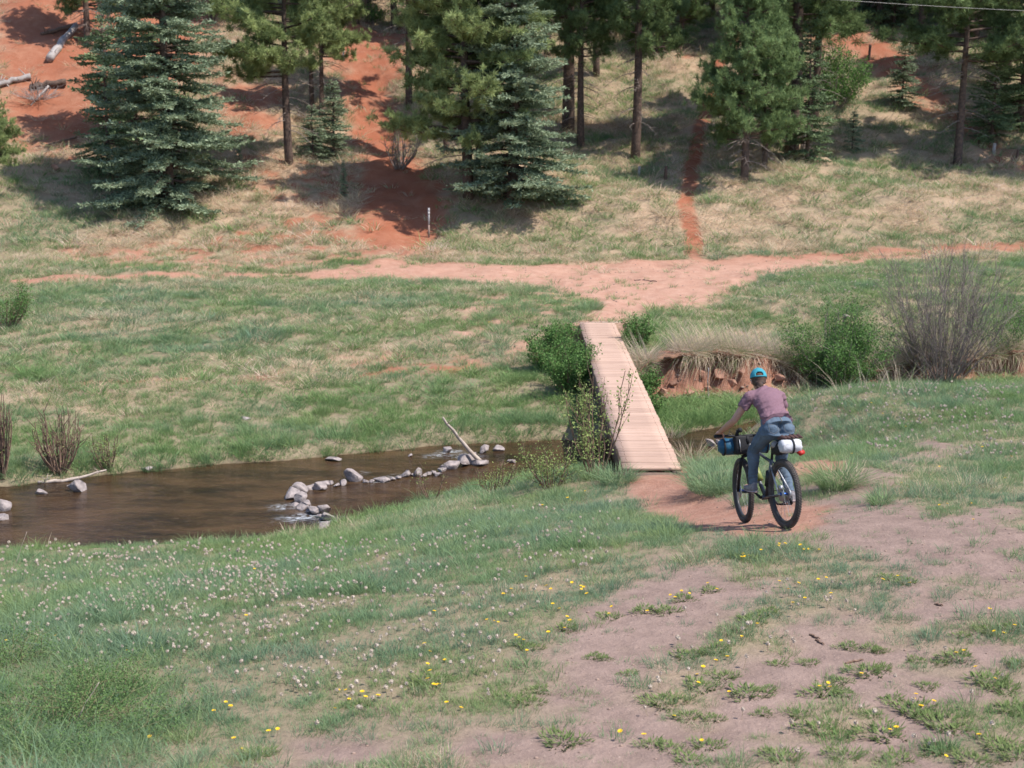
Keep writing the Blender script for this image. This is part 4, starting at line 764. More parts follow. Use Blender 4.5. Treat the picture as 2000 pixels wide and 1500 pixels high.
a = at(1310, 782); log('driftwood_stick', [[a[0]-.25, a[1], WATER+.14], [a[0]+.9, a[1]+.1, WATER+.1]], [.014, .012], M_DEADW, 'thin pale stick lying across the reeds right of the footbridge', 'stick', k=5)
a = at(1383, 782); log('standing_stick', [[a[0], a[1], a[2]-.05], [a[0]-.02, a[1], a[2]+.75]], [.015, .013], M_GREYW, 'thin pale upright stick before the cut bank', 'stick', k=6)

# ------------------------------------------------------------------ posts, marker, sign, wire
M_POSTW = simple('white_marker', (.52, .49, .48), (.4, .37, .36), 6, .6)
M_POSTB = simple('dark_post', (.15, .09, .07), (.08, .05, .04), 8, .9, .4)
p = at(838, 468); e = empty('marker_post', tuple(p), .2, 'slim trail marker post with white upper half', 'post')
MB().box((0, 0, .2), (.06, .03, .5)).build('shaft', simple('brown_fibreglass', (.32, .22, .18), None, 5), e)
MB().box((0, 0, .74), (.062, .034, .6)).build('white_panel', M_POSTW, e)
m = MB(); m.box((0, -.019, .95), (.04, .003, .07)); m.box((0, -.019, .83), (.05, .003, .07)); m.build('sticker', simple('grey_print', (.35, .34, .34), None, 5), e)
for px, py, h, r, lb in [(1247,345,.38,.06,'short grey post on the mound left of the narrow trail'),(1299,352,.5,.07,'dark stub post beside the narrow trail'),(1697,118,.75,.07,'leaning dark post on the edge of the red bank'),(1776,108,.6,.07,'dark post behind the young open spruce'),(1940,300,.4,.08,'stub post right of the spreading pine'),(1986,310,.35,.06,'low brown post near the right edge of the slope'),(1282,100,.7,.06,'thin post below the small red cut'),(1330,108,.7,.06,'thin post under the right end of the red cut')]:
    p = at(px, py); o = log('fence_post', [[p[0], p[1], p[2]-.2], [p[0]+.03, p[1], p[2]+h]], [r, r*.9], M_GREYW if 'grey' in lb or 'stub post right' in lb else M_POSTB, lb, 'post', wob=.004)
p = at(1652, 640); e = empty('cut_stake', tuple(p), 0, 'short cut stake with pale top above the wide green bush', 'stake')
MB().tube([[0, 0, -.1], [0, 0, .28]], .075, 8).build('stake_body', M_RTWIG, e); MB().tube([[0, 0, .28], [0.01, 0, .33]], .09, 8).build('stake_top', M_DEADW, e)
p = at(671, 120); e = empty('trail_sign', tuple(p), 0, 'small white post with a round wooden cap above the red lane', 'sign')
MB().tube([[0, 0, -.1], [0, 0, .85]], .05, 8).build('post', M_POSTW, e); MB().tube([[.2, 0, .88], [.2, 0, .95]], .26, 14).build('round_cap', simple('cap_wood', (.35, .22, .15), None, 6), e); MB().box((.08, -.02, .86), (.3, .04, .04)).build('bracket', M_POSTB, e)
p = at(1842, 105); o = MB().box((0, 0, .2), (.16, .12, .55)).build('utility_marker', M_POSTW); o.location = p; tag(o, 'small white marker behind the spreading pine at right', 'marker')
A = pz(1560, -6, 48); B_ = pz(2150, 27, 47); t = np.linspace(0, 1, 30)[:, None]
M_WIRE = simple('wire_metal', (.45, .42, .38), None, 3, .5)
P = A*(1-t)+B_*t; P[:, 2] -= (np.sin(t[:, 0]*3.14159)*.05)
tag(MB().tube(P, .007, 5).build('overhead_wire', M_WIRE), 'thin overhead wire crossing the top right corner', 'wire')
print('wood', time.time()-T0)

# ------------------------------------------------------------------ footbridge
BX0, BX1, BY0, BY1 = 1.72, 2.62, 21.32, 35.95
fb = empty('footbridge', (2.17, 21.32, 0), 0, 'narrow plank footbridge crossing the creek towards the red path', 'footbridge')
M_PL, nt, b = mat('dusty_planks'); b.inputs['Roughness'].default_value = .9; b.inputs['Specular IOR Level'].default_value = .2
tc = nt.nodes.new('ShaderNodeTexCoord'); oi = nt.nodes.new('ShaderNodeObjectInfo'); mp = nt.nodes.new('ShaderNodeMapping'); mp.inputs['Scale'].default_value = (1.5, 22, 22); nt.links.new(tc.outputs['Object'], mp.inputs[0])
sh = nt.nodes.new('ShaderNodeVectorMath'); sh.operation = 'ADD'; nt.links.new(mp.outputs[0], sh.inputs[0]); cmb = nt.nodes.new('ShaderNodeCombineXYZ'); ml = N(nt, 'ShaderNodeMath', operation='MULTIPLY'); ml.inputs[1].default_value = 40; nt.links.new(oi.outputs['Random'], ml.inputs[0]); nt.links.new(ml.outputs[0], cmb.inputs[0]); nt.links.new(ml.outputs[0], cmb.inputs[1]); nt.links.new(cmb.outputs[0], sh.inputs[1])
gr = noise(nt, 1.0, 5, .6, vec=sh.outputs[0]); du = noise(nt, 2.2, 5, .6, coord='Object')
c = mixc(nt, ramp(nt, gr, .3, .7), (.36, .235, .18), (.58, .405, .315)); c = mixc(nt, ramp(nt, du, .35, .65), c, (.52, .36, .285))
hv = mixc(nt, oi.outputs['Random'], (.86, .84, .83), (1.04, 1.03, 1.02)); c = mixc(nt, 1.0, c, hv, 'MULTIPLY'); nt.links.new(c, b.inputs['Base Color']); bump(nt, b, gr, .5, .01)
M_NAIL = simple('rusty_nails', (.12, .07, .055), None, 30, .8); M_BEAM = simple('dark_beam', (.20, .135, .105), (.11, .075, .06), 4, .95, .5)
rb = random.Random(3); y = 0.0; L = BY1-BY0; pm_ = []
def plank_mesh(w, t_):
    mb = MB(); nx = 5; xs_ = np.linspace(-.45, .45, nx); V = []; F_ = []
    for i, xx in enumerate(xs_):
        s = rb.uniform(-.002, .002)
        V += [(xx, 0.0+rb.uniform(0, .0045), -t_), (xx, w-rb.uniform(0, .0045), -t_), (xx, w-.004+s, -.002), (xx, w-.012+s, 0), (xx, .012+s, 0), (xx, .004+s, -.002)]
    for i in range(nx-1):
        for j in range(6): a = i*6+j; b2 = i*6+(j+1) % 6; F_.append((a, b2, b2+6, a+6))
    F_ += [(0, 5, 4, 3), (0, 3, 2, 1)]; q = (nx-1)*6; F_ += [(q, q+3, q+4, q+5), (q, q+1, q+2, q+3)]
    return mk('plank', V, np.array(F_), M_PL, link=False).data
meshes = [plank_mesh(.172, .045) for _ in range(8)]
nl = MB(); i = 0
while y < L-.15:
    o = bpy.data.objects.new('plank', meshes[i % 8]); COL.objects.link(o); o.parent = fb; dz = rb.uniform(-.004, .005)
    o.location = (rb.uniform(-.006, .006), y, dz); o.rotation_euler = (rb.uniform(-.012, .012), rb.uniform(-.003, .003), rb.uniform(-.006, .006)); o.scale = (rb.uniform(.985, 1.02), rb.uniform(.95, 1.02), 1)
    for sx in (-.36, .36):
        for q in (.045, .12): nl.tube([[sx+rb.uniform(-.015, .015), y+q, dz], [sx, y+q, dz+.003]], .006, 6)
    y += .172+rb.choice([.003, .003, .004, .006, .014, .022, .004]); i += 1
n_ = nl.build('nail_heads', M_NAIL, fb); n_['kind'] = 'stuff'
for sx in (-.38, .38):
    o = MB().box((sx, L/2, -.235), (.13, L+.1, .37)).build('beam', M_BEAM, fb)
o = MB().box((0, L/2, -.18), (.12, L, .2)).build('beam', M_BEAM, fb)
MB().box((-.55, L+.02, -.12), (.7, .24, .24)).build('sill_log', M_BEAM, fb) if False else None
MB().tube([[-.75, L+.1, -.11], [.62, L+.12, -.10]], .10, 10).build('sill_log', M_DEADW, fb, True); MB().tube([[-.6, -.02, -.17], [.6, -.02, -.17]], .10, 10).build('sill_log', M_BEAM, fb, True)

# ------------------------------------------------------------------ flowers and weeds
def fluff(seed):
    rs = np.random.RandomState(seed); mb = MB(); n = 44; D = unit(rs.normal(0, 1, (n, 3))); P = D*.004; U = unit(np.cross(D, rs.normal(0, 1, (n, 3))))
    a = P; b_ = D*.017+U*.006; c_ = D*.017-U*.006; V = np.stack([a, b_, c_], 1).reshape(-1, 3); q = np.arange(n)*3
    mb.add(V, np.stack([q, q+1, q+2], -1)); mb.add(IV2*.0105, IF2[::1]); return mb
def stem_arr(h, rs, r=.0016): 
    mb = MB(); dx, dy = rs.normal(0, .12*h, 2); mb.tube([[-dx, -dy, -h], [-dx*.4, -dy*.3, -h*.5], [0, 0, 0]], r, 3, False); return mb
M_SEEDC = M_SEED
def two_mat(a, ma, b_, mb_, name):
    Va = np.vstack(a.v); Vb = np.vstack(b_.v); fa = [(np.vstack(a.f[k])) for k in (3, 4) if a.f[k]]; fb_ = [np.vstack(b_.f[k])+len(Va) for k in (3, 4) if b_.f[k]]
    o = mk(name, np.vstack([Va, Vb]), fa+fb_, ma, link=False); o.data.materials.append(mb_); na = sum(len(f) for f in fa); ix = np.zeros(len(o.data.polygons), dtype=np.int32); ix[na:] = 1; o.data.polygons.foreach_set('material_index', ix); return o
rs = np.random.RandomState(2)
SD = bpy.data.collections.new('seed_head_kinds'); seedm = []
for i in range(4):
    h = (.07, .10, .13, .09)[i]; o = two_mat(fluff(i), M_SEED, stem_arr(h, rs), M_STEM, 'seed_head'); V = np.zeros(len(o.data.vertices)*3, dtype=np.float32); o.data.vertices.foreach_get('co', V); V = V.reshape(-1, 3); V[:, 2] += h; o.data.vertices.foreach_set('co', V.ravel()); o.data.update(); seedm.append(o.data); SD.objects.link(o)
yelm = []
for i in range(3):
    h = (.03, .05, .08)[i]; mb = MB(); n = 26
    for L_, zt, k in ((.019, .35, n), (.013, .7, 16)):
        for j in range(k):
            a = j/k*6.283+rs.uniform(-.1, .1); d = np.array([math.cos(a), math.sin(a), zt]); s = np.array([-math.sin(a), math.cos(a), 0])*.0032; e_ = d*L_/np.linalg.norm(d)
            mb.add([[0, 0, 0], e_*.8+s, e_*1.05, e_*.8-s], np.array([[0, 1, 2, 3]]))
    o = two_mat(mb, M_YEL, stem_arr(h, rs), M_STEM, 'yellow_dandelion'); V = np.zeros(len(o.data.vertices)*3, dtype=np.float32); o.data.vertices.foreach_get('co', V); V = V.reshape(-1, 3); V[:, 2] += h; o.data.vertices.foreach_set('co', V.ravel()); yelm.append(o.data)
# seed heads: fields
S_F = [([(0,1075),(500,1065),(800,1060),(1150,1040),(1200,1090),(1080,1180),(1000,1250),(960,1330),(700,1390),(420,1340),(120,1330),(0,1200)], 34, 'in the grass field'), ([(120,1190),(500,1110),(700,1190),(420,1290),(150,1250)], 60, ''), ([(400,1340),(1000,1240),(950,1400),(500,1450)], 26, ''), ([(1280,1190),(1700,1120),(1700,1240),(1400,1340),(1250,1420)], 22, 'on the dirt'), ([(1350,1300),(2010,1280),(2010,1520),(1300,1520)], 18, 'on the dirt'), ([(1580,790),(2010,760),(2010,900),(1700,900),(1600,860)], 26, 'on the terrace'), ([(1460,560),(1760,530),(1700,590),(1500,600)], 16, 'far'), ([(880,1010),(1250,980),(1200,1040),(900,1060)], 5, '')]
SP = []
for poly, dens, w in S_F:
    P = wpoly(poly); x0, y0 = P.min(0); x1, y1 = P.max(0); n = int((x1-x0)*(y1-y0)*dens); X = NR.uniform(x0, x1, n); Y = NR.uniform(y0, y1, n)
    cl = fbm(X*1.5+3, Y*1.5, 4); m = inside(X, Y, P) & (NR.rand(n) < ss(-.5, .45, cl)) & (hq(X, Y) > WATER+.05) & ~((np.abs(X-2.17) < .8) & (Y > 15) & (Y < 37))
    d, r = zones(X, Y); m &= (NR.rand(n) > d*.75)&(r < .5); SP += [(a, b_) for a, b_ in zip(X[m], Y[m])]
SP = np.array(SP); dist = np.hypot(SP[:, 0], SP[:, 1]); px_, py_ = proj(np.stack([SP[:, 0], SP[:, 1], hq(SP[:, 0], SP[:, 1])], -1))
inv = (px_ > 0) & (px_ < 2000) & (py_ < 1495); SP = SP[inv]; dist = dist[inv]; o_ = np.argsort(dist); near = SP[o_[:300]]; rest = SP[o_[300:]]
GS = 'white dandelion seed heads nearest the camera'
for i, (X, Y) in enumerate(near):
    o = bpy.data.objects.new('dandelion_seed_head', seedm[i % 4]); COL.objects.link(o); s = rnd.uniform(.68, 1.05); o.location = (X, Y, float(hq(X, Y))); o.scale = (s,)*3; o.rotation_euler = (0, 0, rnd.uniform(0, 6))
    u = proj([X, Y, 1.5])[0]
    if u < 700: lb, g = 'round white seed head among the grass at the lower left', 'seed heads, lower left grass'
    elif u < 1200: lb, g = 'round white seed head where lower middle grass thins into dirt', 'seed heads, lower middle'
    else: lb, g = 'round white seed head among weed clumps on the lower right dirt', 'seed heads, lower right dirt'
    tag(o, lb, 'seed head', g)
n = len(rest); pm2 = bpy.data.meshes.new('seed_heads'); pm2.vertices.add(n); pm2.vertices.foreach_set('co', np.stack([rest[:, 0], rest[:, 1], hq(rest[:, 0], rest[:, 1])], -1).astype(np.float32).ravel())
pm2.attributes.new('rot', 'FLOAT_VECTOR', 'POINT').data.foreach_set('vector', np.stack([np.zeros(n), np.zeros(n), NR.uniform(0, 6, n)], -1).astype(np.float32).ravel())
pm2.attributes.new('scl', 'FLOAT', 'POINT').data.foreach_set('value', (NR.uniform(.7, 1.1, n)*(1+.25*(rest[:, 1] > 18))).astype(np.float32)); pm2.attributes.new('kind_i', 'INT', 'POINT').data.foreach_set('value', NR.randint(0, 4, n).astype(np.int32))
so_ = bpy.data.objects.new('seed_heads', pm2); COL.objects.link(so_); so_.modifiers.new('grow', 'NODES').node_group = inst_nodes('grow_seeds', SD); tag(so_, 'white dandelion seed heads scattered through the farther grass', 'seed heads', kind='stuff')
print('seed heads', len(near), n)
YL = [(1600,1078),(1570,1080),(1486,1087),(1462,1092),(1520,1070),(1530,1075),(1118,1143),(998,1160),(1028,1142),(1135,1150),(1142,1157),(1132,1163),(1148,1167),(1070,1155),(1077,1163),(983,1166),(847,1205),(954,1225),(965,1218),(972,1225),(1080,1198),(1093,1195),(1106,1213),(1116,1229),(1103,1232),(905,1254),(834,1273),(838,1280),(1007,1252),(1015,1264),(1022,1256),(1029,1280),(1072,1252),(869,1296),(838,1338),(830,1314),(842,1320),(852,1350),(846,1354),(857,1346),(660,1360),(680,1366),(708,1360),(737,1373),(711,1380),(680,1374),(654,1395),(874,1393),(899,1392),(1190,1209),(1199,1200),(1265,1200),(1331,1164),(1318,1180),(1346,1165),(1311,1170),(1386,1154),(1399,1158),(1446,1098),(1458,1097),(1452,1088),(1518,1072),(1567,1078),(1578,1077),(1556,1150),(1539,1170),(1549,1186),(1572,1178),(1612,1142),(1598,1138),(1624,1169),(1520,1150),(1480,1227),(1448,1252),(1410,1267),(1421,1292),(1396,1303),(1371,1322),(1363,1324),(1361,1347),(1425,1369),(1317,1405),(1371,1458),(1216,1446),(1258,1446),(1720,1143),(1754,1139),(1777,1145),(1602,1353),(1613,1349),(1622,1352),(1682,1330),(1788,1377),(1798,1390),(1784,1378),(1819,1390),(1738,1432),(1752,1436),(1840,1492),(1868,1282),(1884,1283),(1946,1250),(1960,1243),(1909,1314),(1938,1342),(1913,1447),(1931,1200),(1980,1238),(295,1447),(425,1127),(498,1122),(44,1210),(248,1279),(480,1219),(12,1257),(111,1250),(440,1384),(450,1388),(418,1399),(460,1463),(471,1470),(525,1442),(543,1438),(1057,952),(1060,995),(1110,985),(1118,983),(1145,965),(1720,815),(1768,838),(1700,793),(1970,905),(1965,940),(1835,918),(1920,886),(1897,987),(1837,993),(1850,998),(1761,947),(1665,893),(1900,1030),(1664,863),(1934,747),(1946,736),(1895,774),(1079,578),(963,633),(955,632),(1690,530)]
for i, (px, py) in enumerate(YL):
    p = at(px, py); o = bpy.data.objects.new('yellow_dandelion', yelm[i % 3]); COL.objects.link(o); s = rnd.uniform(.7, 1.0)*(1.25 if p[1] > 17 else 1); o.location = (p[0], p[1], p[2]); o.scale = (s,)*3; o.rotation_euler = (rnd.uniform(-.4, .1), rnd.uniform(-.2, .2), rnd.uniform(0, 6))
    if py < 650: lb, g = 'yellow dandelion beyond the creek near the red path', 'dandelions beyond the creek'
    elif py < 1040: lb, g = ('yellow dandelion on the grass terrace right of the cyclist', 'dandelions on the right terrace') if px > 1600 else ('yellow dandelion on the grassy near bank left of the footbridge', 'dandelions on the near bank')
    elif px < 620: lb, g = 'yellow dandelion in the lower left grass', 'dandelions, lower left'
    elif px < 1160: lb, g = 'yellow dandelion in the thinning lower middle grass', 'dandelions, lower middle'
    elif py < 1240: lb, g = 'yellow dandelion in the grass patch just below the cyclist', 'dandelions below the cyclist'
    else: lb, g = 'yellow dandelion among weeds on the lower right dirt', 'dandelions, lower right'
    tag(o, lb, 'dandelion', g)
# weed clumps on bare dirt
def weed(seed):
    rs = np.random.RandomState(seed); n = 210; a = rs.uniform(0, 6.283, n); r = np.sqrt(rs.rand(n))*.10*(1+.35*np.sin(a*3+seed)); P = np.stack([np.cos(a)*r, np.sin(a)*r, np.full(n, .002)], -1)
    az = a+rs.normal(0, .6, n); D = unit(np.stack([np.cos(az), np.sin(az), rs.uniform(.15, 1.1, n)], -1)); U = unit(np.cross(D, [0, 0, 1.])+rs.normal(0, .25, (n, 3)))
    return foliage('weed_clump', P, D, U, rs.uniform(.018, .052, n), rs.uniform(.005, .011, n), M_WEED).data
wm = [weed(i) for i in range(5)]
WL = [(1655,1265,1.0),(1700,1270,1.0),(1720,1272,.8),(1690,1315,1.5),(1720,1310,1.0),(1790,1295,.9),(1870,1287,1.4),(1840,1300,.8),(1930,1333,1.6),(1960,1350,1.3),(1610,1358,1.6),(1650,1360,.9),(1640,1335,1.0),(1460,1358,1.6),(1500,1350,.8),(1415,1325,1.2),(1370,1345,1.4),(1290,1375,1.5),(1340,1285,1.3),(1400,1275,1.4),(1470,1215,1.4),(1500,1200,1.2),(1330,1370,.9),(1390,1408,.9),(1340,1404,1.1),(1490,1395,.8),(1600,1430,1.5),(1640,1440,1.0),(1720,1440,1.8),(1780,1392,1.6),(1800,1400,1.2),(1840,1415,1.7),(1870,1430,1.3),(1530,1485,1.4),(1380,1462,1.2),(1350,1490,1.3),(1310,1465,1.0),(1270,1458,1.0),(1650,1480,1.3),(1750,1490,1.3),(1830,1470,1.2),(1900,1490,1.4),(1950,1460,1.5),(1990,1480,1.6),(1975,1390,1.4),(1105,1230,1.3),(1190,1208,1.1),(1260,1195,1.3),(1300,1195,1.3),(1335,1172,1.2),(1230,1320,.8),(1160,1285,.8),(1180,1290,.7),(1100,1450,1.6),(500,1480,1.3),(700,1380,1.2),(840,1330,1.5),(820,1345,1.2),(1035,1270,1.1),(1010,1260,.9),(1430,1090,1.1),(1390,1155,1.0),(1465,1092,1.2),(1740,1130,1.1),(1770,1140,1.2),(1880,1245,.9),(1930,1235,1.1),(1980,1230,1.2),(1985,1300,1.0),(1580,1300,.9),(1520,1300,.9),(1000,1370,1.1),(1050,1350,1.0),(1030,1375,1.2),(1810,1345,.9),(1745,1370,1.0),(1560,1400,.9),(1700,1400,.9)]
for i, (px, py, s) in enumerate(WL):
    p = at(px, py); o = bpy.data.objects.new('weed_clump', wm[i % 5]); COL.objects.link(o); o.location = p; o.scale = (s*.88, s*.88, s*.9); o.rotation_euler = (0, 0, rnd.uniform(0, 6))
    nearyel = min((px-a)**2+(py-b_)**2 for a, b_ in YL) < 32**2
    row = 'just below the cyclist' if py < 1180 else 'level with the short sticks' if py < 1262 else 'above the middle of the lower dirt' if py < 1325 else 'halfway down the lower dirt' if py < 1385 else 'low on the dirt' if py < 1445 else 'at the bottom edge'
    col_ = 'left part' if px < 1150 else 'left of centre' if px < 1350 else 'centre' if px < 1520 else 'right of centre' if px < 1680 else 'right part' if px < 1850 else 'far right'
    tag(o, f"{'broad' if s >= 1.35 else 'medium' if s >= 1.05 else 'small'} weed clump {'with yellow flowers' if nearyel else 'without flowers'} {row}, {col_}", 'weed', 'weed clumps on the bare dirt')
print('flowers', time.time()-T0)

# ------------------------------------------------------------------ bicycle and rider (local frame: x forward, y left, z up, origin at the rear tyre's contact)
RO = np.array([2.8996, 14.4131, 1.184]); FO = np.array([2.6254, 15.4757, .8886])
fx = unit(FO-RO); lf = np.cross([0, 0, 1.], fx); lf /= np.linalg.norm(lf); up = np.cross(fx, lf)
RO[2] = float(hq(RO[0], RO[1])); FO[2] = float(hq(FO[0], FO[1])); fx = unit(FO-RO); up = np.cross(fx, lf)
BM = Matrix([[fx[0], lf[0], up[0], RO[0]], [fx[1], lf[1], up[1], RO[1]], [fx[2], lf[2], up[2], RO[2]], [0, 0, 0, 1]])
def paint(name, c, rough=.4, metal=0, c2=None, sc=12): return simple(name, c, c2, sc, rough, 0, metal)
M_TYR = simple('tyre_rubber', (.10, .085, .078), (.055, .047, .043), 14, .9, .3, bd=.004); M_RIM = paint('rim_black', (.045, .045, .05), .35); M_FRM = paint('raw_metal_frame', (.13, .13, .14), .4, .6); M_BLK = simple('black_nylon', (.022, .022, .026), (.012, .012, .014), 30, .7, .3); M_SIL = paint('silver_metal', (.42, .42, .44), .5, .8); M_BLU = paint('blue_anodised', (.02, .09, .36), .3, .7)
bike = empty('bicycle', (0, 0, 0), 0, 'loaded mountain bike with bags rolling down to the footbridge', 'bicycle'); bike.matrix_world = BM
def steer(P, a=math.radians(-8)):
    P = np.array(P, float); o = np.array([1.0, 0, 0]); c, s = math.cos(a), math.sin(a); Q = P-o; return np.stack([Q[..., 0]*c-Q[..., 1]*s, Q[..., 0]*s+Q[..., 1]*c, Q[..., 2]], -1)+o
def tor(mb, cx, cz, R, r, ry, k=72, m=12, f=lambda P: P):
    a = np.linspace(0, 2*np.pi, k, endpoint=False)[:, None]; b_ = np.linspace(0, 2*np.pi, m, endpoint=False)[None]
    X = cx+(R+r*np.cos(b_))*np.cos(a); Z = cz+(R+r*np.cos(b_))*np.sin(a); Y = ry*np.sin(b_)+0*a; V = f(np.stack([X, Y, Z], -1).reshape(-1, 3)); i = np.arange(k)[:, None]; j = np.arange(m)[None]
    q = np.stack([i*m+j, ((i+1) % k)*m+j, ((i+1) % k)*m+(j+1) % m, i*m+(j+1) % m], -1).reshape(-1, 4); mb.add(V, q); return mb
idt = lambda P: np.asarray(P, float)
def wheel(cx, f, front):
    cz = .367; w = tor(MB(), cx, cz, .298, .016, .017, 72, 8, f).build('wheel', M_RIM, bike, True)
    tor(MB(), cx, cz, .333, .032, .033, 84, 14, f).build('tyre', M_TYR, w, True)
    kn = MB()
    for i in range(80):
        a = i/80*2*math.pi
        for off, da in ((-.022, .5), (-.009, 0), (.009, .5), (.022, 0)):
            aa = a+da*2*math.pi/80; R = .333+math.sqrt(max(0, .0325**2-off**2))+.001; d = np.array([math.cos(aa), 0, math.sin(aa)]); t = np.array([-math.sin(aa), 0, math.cos(aa)]); M = np.stack([t, [0, 1, 0], d], 1)
            V = np.array([[x, y_, z_] for x in (-1, 1) for y_ in (-1, 1) for z_ in (-1, 1)])*[.006, .0052, .004]; V = V@M.T+np.array([cx, 0, cz])+d*R+[0, off, 0]
            kn.add(f(V), np.array([[0, 1, 3, 2], [4, 6, 7, 5], [0, 4, 5, 1], [2, 3, 7, 6], [0, 2, 6, 4], [1, 5, 7, 3]]))
    k_ = kn.build('tyre_knobs', M_TYR, w); k_['kind'] = 'stuff'
    sp_ = MB()
    for i in range(28):
        a = i/28*6.283; a2 = a+(.45 if i % 2 else -.45)*(1 if i % 4 < 2 else -1); yy = .03 if i % 2 else -.03
        sp_.tube(f([[cx+.022*math.cos(a2), yy, cz+.022*math.sin(a2)], [cx+.288*math.cos(a), 0, cz+.288*math.sin(a)]]), .0012, 4, False)
    sp_.build('spokes', M_SIL, w)
    hb = MB(); hb.tube(f([[cx, -.055, cz], [cx, -.045, cz], [cx, -.03, cz], [cx, .03, cz], [cx, .045, cz], [cx, .055, cz]]), [.014, .022, .014, .014, .022, .014], 14); hb.build('hub', M_BLU, w, True)
    MB().tube(f([[cx, -.078, cz], [cx, .078, cz]]), .011, 10).build('axle', M_SIL, w, True)
    MB().tube(f([[cx, .040, cz], [cx, .0425, cz]]), .085 if front else .08, 26).build('brake_disc', M_SIL, w)
    return w
wheel(0, idt, False); wheel(1.14, steer, True)
MB().tube([[0, -.03, .367], [0, -.034, .367], [0, -.066, .367]], [.03, .07, .03], 18).build('cassette', M_SIL, bike)
m = MB(); m.box((.01, -.075, .30), (.03, .02, .09)); m.tube([[.0, -.065, .33], [.03, -.07, .25]], .022, 10); m.build('derailleur', M_BLK, bike)
m = MB(); m.box((-.03, .055, .435), (.05, .035, .05)); m.build('brake_calliper', M_SIL, bike)
BBp = np.array([.485, 0, .312])
m = MB(); m.tube([[.27, 0, .73], BBp], .018, 10); m.tube([BBp, [.885, 0, .785]], .022, 10); m.tube([[.285, 0, .70], [.85, 0, .865]], .017, 10); m.tube([[.835, 0, .90], [.90, 0, .765]], .024, 12); m.tube([BBp+[0, -.045, 0], BBp+[0, .045, 0]], .026, 12)
m.build('frame', M_FRM, bike, True)
for s in (-1, 1):
    m = MB(); m.tube([[.28, s*.02, .70], [.16, s*.045, .56], [0, s*.072, .375]], .009, 8); m.build('seat_stay', M_SIL, bike, True)
    m = MB(); m.tube([[.46, s*.03, .312], [.3, s*.055, .33], [0, s*.073, .36]], .010, 8); m.build('chain_stay', M_FRM, bike, True)
    m = MB(); m.tube(steer([[.915, s*.045, .75], [.93, s*.062, .70], [1.14, s*.062, .36]]), [.014, .02, .016], 10); m.build('fork_leg', M_BLK, bike, True)
    m = MB(); m.tube(steer([[.84, s*.06, .985], [.83, s*.2, .995], [.79, s*.27, 1.0]]), .013, 10); m.build('handlebar', M_BLK, bike, True)
    m = MB(); m.tube(steer([[.79, s*.27, 1.0], [.765, s*.39, 1.0]]), .018, 10); m.build('grip', M_BLK, bike, True)
    m = MB(); m.tube(steer([[.80, s*.24, .995], [.84, s*.25, .98], [.85, s*.34, .97]]), .006, 6); m.build('brake_lever', M_SIL, bike)
MB().tube(steer([[.84, -.062, .985], [.84, .062, .985]]), .016, 10).build('stem_clamp', M_BLK, bike); MB().tube(steer([[.835, 0, .90], [.825, 0, .95], [.84, 0, .985]]), .02, 10).build('stem', M_BLK, bike)
MB().tube(steer([[.915, -.055, .75], [.90, 0, .77], [.915, .055, .75]]), .02, 8).build('fork_crown', M_BLK, bike)
MB().tube([[.27, 0, .73], [.205, 0, .915]], .0145, 10).build('seat_post', M_BLK, bike, True)
MB().tube([[.06, 0, .955], [.10, 0, .96], [.2, 0, .955], [.30, 0, .955], [.34, 0, .95]], np.array([[.06, .018], [.075, .022], [.04, .02], [.022, .018], [.016, .012]]), 14).build('saddle', M_BLK, bike, True)
# drivetrain
MB().tube([BBp+[0, -.05, 0], BBp+[0, -.054, 0]], .07, 28).build('chainring', M_BLK, bike)
m = MB(); m.tube([BBp+[0, -.05, .07], [0, -.05, .40]], .004, 4); m.tube([BBp+[0, -.05, -.07], [.03, -.07, .25]], .004, 4); m.build('chain', M_BLK, bike)
PL = np.array([.64, .10, .375]); PRR = np.array([.335, -.10, .235])
for s, q in ((1, PL), (-1, PRR)):
    a = BBp+[0, s*.06, 0]; b_ = q*[1, 0, 1]+[0, s*.072, 0]; m = MB(); m.tube([a, b_], [.016, .011], 8); m.build('crank', M_BLK, bike, True)
    m = MB(); m.box(q+[0, s*.04, 0], (.095, .10, .016)); m.tube([b_, q+[0, s*.09, 0]], .007, 6); m.build('pedal', M_BLK, bike)
# bottle and bags mounted on the frame
m = MB(); m.tube([[.60, 0, .50], [.70, 0, .62], [.715, 0, .64]], [.035, .036, .018], 12); o = m.build('bottle', paint('yellow_green_bottle', (.22, .25, .07), .4), bike, True)
m = MB(); m.tube([[.42, 0, .44], [.36, 0, .60]], .034, 12); m.build('bottle', paint('black_bottle', (.03, .03, .03), .4), bike, True)
M_WHB = simple('white_nylon', (.60, .59, .60), (.46, .45, .48), 7, .6, .7, bd=.02)
def roll(name, a, b_, r, m_, label, cat, ry=None, strap=None, seed=1, par=None, squash=1.0, endk=.72):
    a = np.array(a, float); b_ = np.array(b_, float); rs = np.random.RandomState(seed); n = 15; k = 26; t = np.linspace(0, 1, n); P = a+(b_-a)*t[:, None]; prof = r*np.clip(np.minimum(t, 1-t)*9, 0, 1)**.35; prof[0] = prof[-1] = r*endk*.8; prof[1] = prof[-2] = r*.95
    mb = MB(); mb.tube(P, np.stack([prof, prof*squash], -1), k); V = mb.v[0]; V += rs.normal(0, r*.018, V.shape)+(fbm(V[:, 0:1]*22+seed, V[:, 2:3]*22+V[:, 1:2]*15, 3)*r*.22)
    o = mb.build(name, m_, None, True); o.matrix_world = BM; tag(o, label, cat)
    return o
M_BAG = simple('blue_dry_bag', (.022, .105, .185), (.014, .07, .13), 6, .5, .6, bd=.02)
A_, B2 = steer([.945, .30, .875]), steer([.945, -.27, .875])
bag = roll('handlebar_roll', A_, B2, .093, M_BAG, 'blue dry bag roll strapped across the handlebar', 'bag', seed=3)
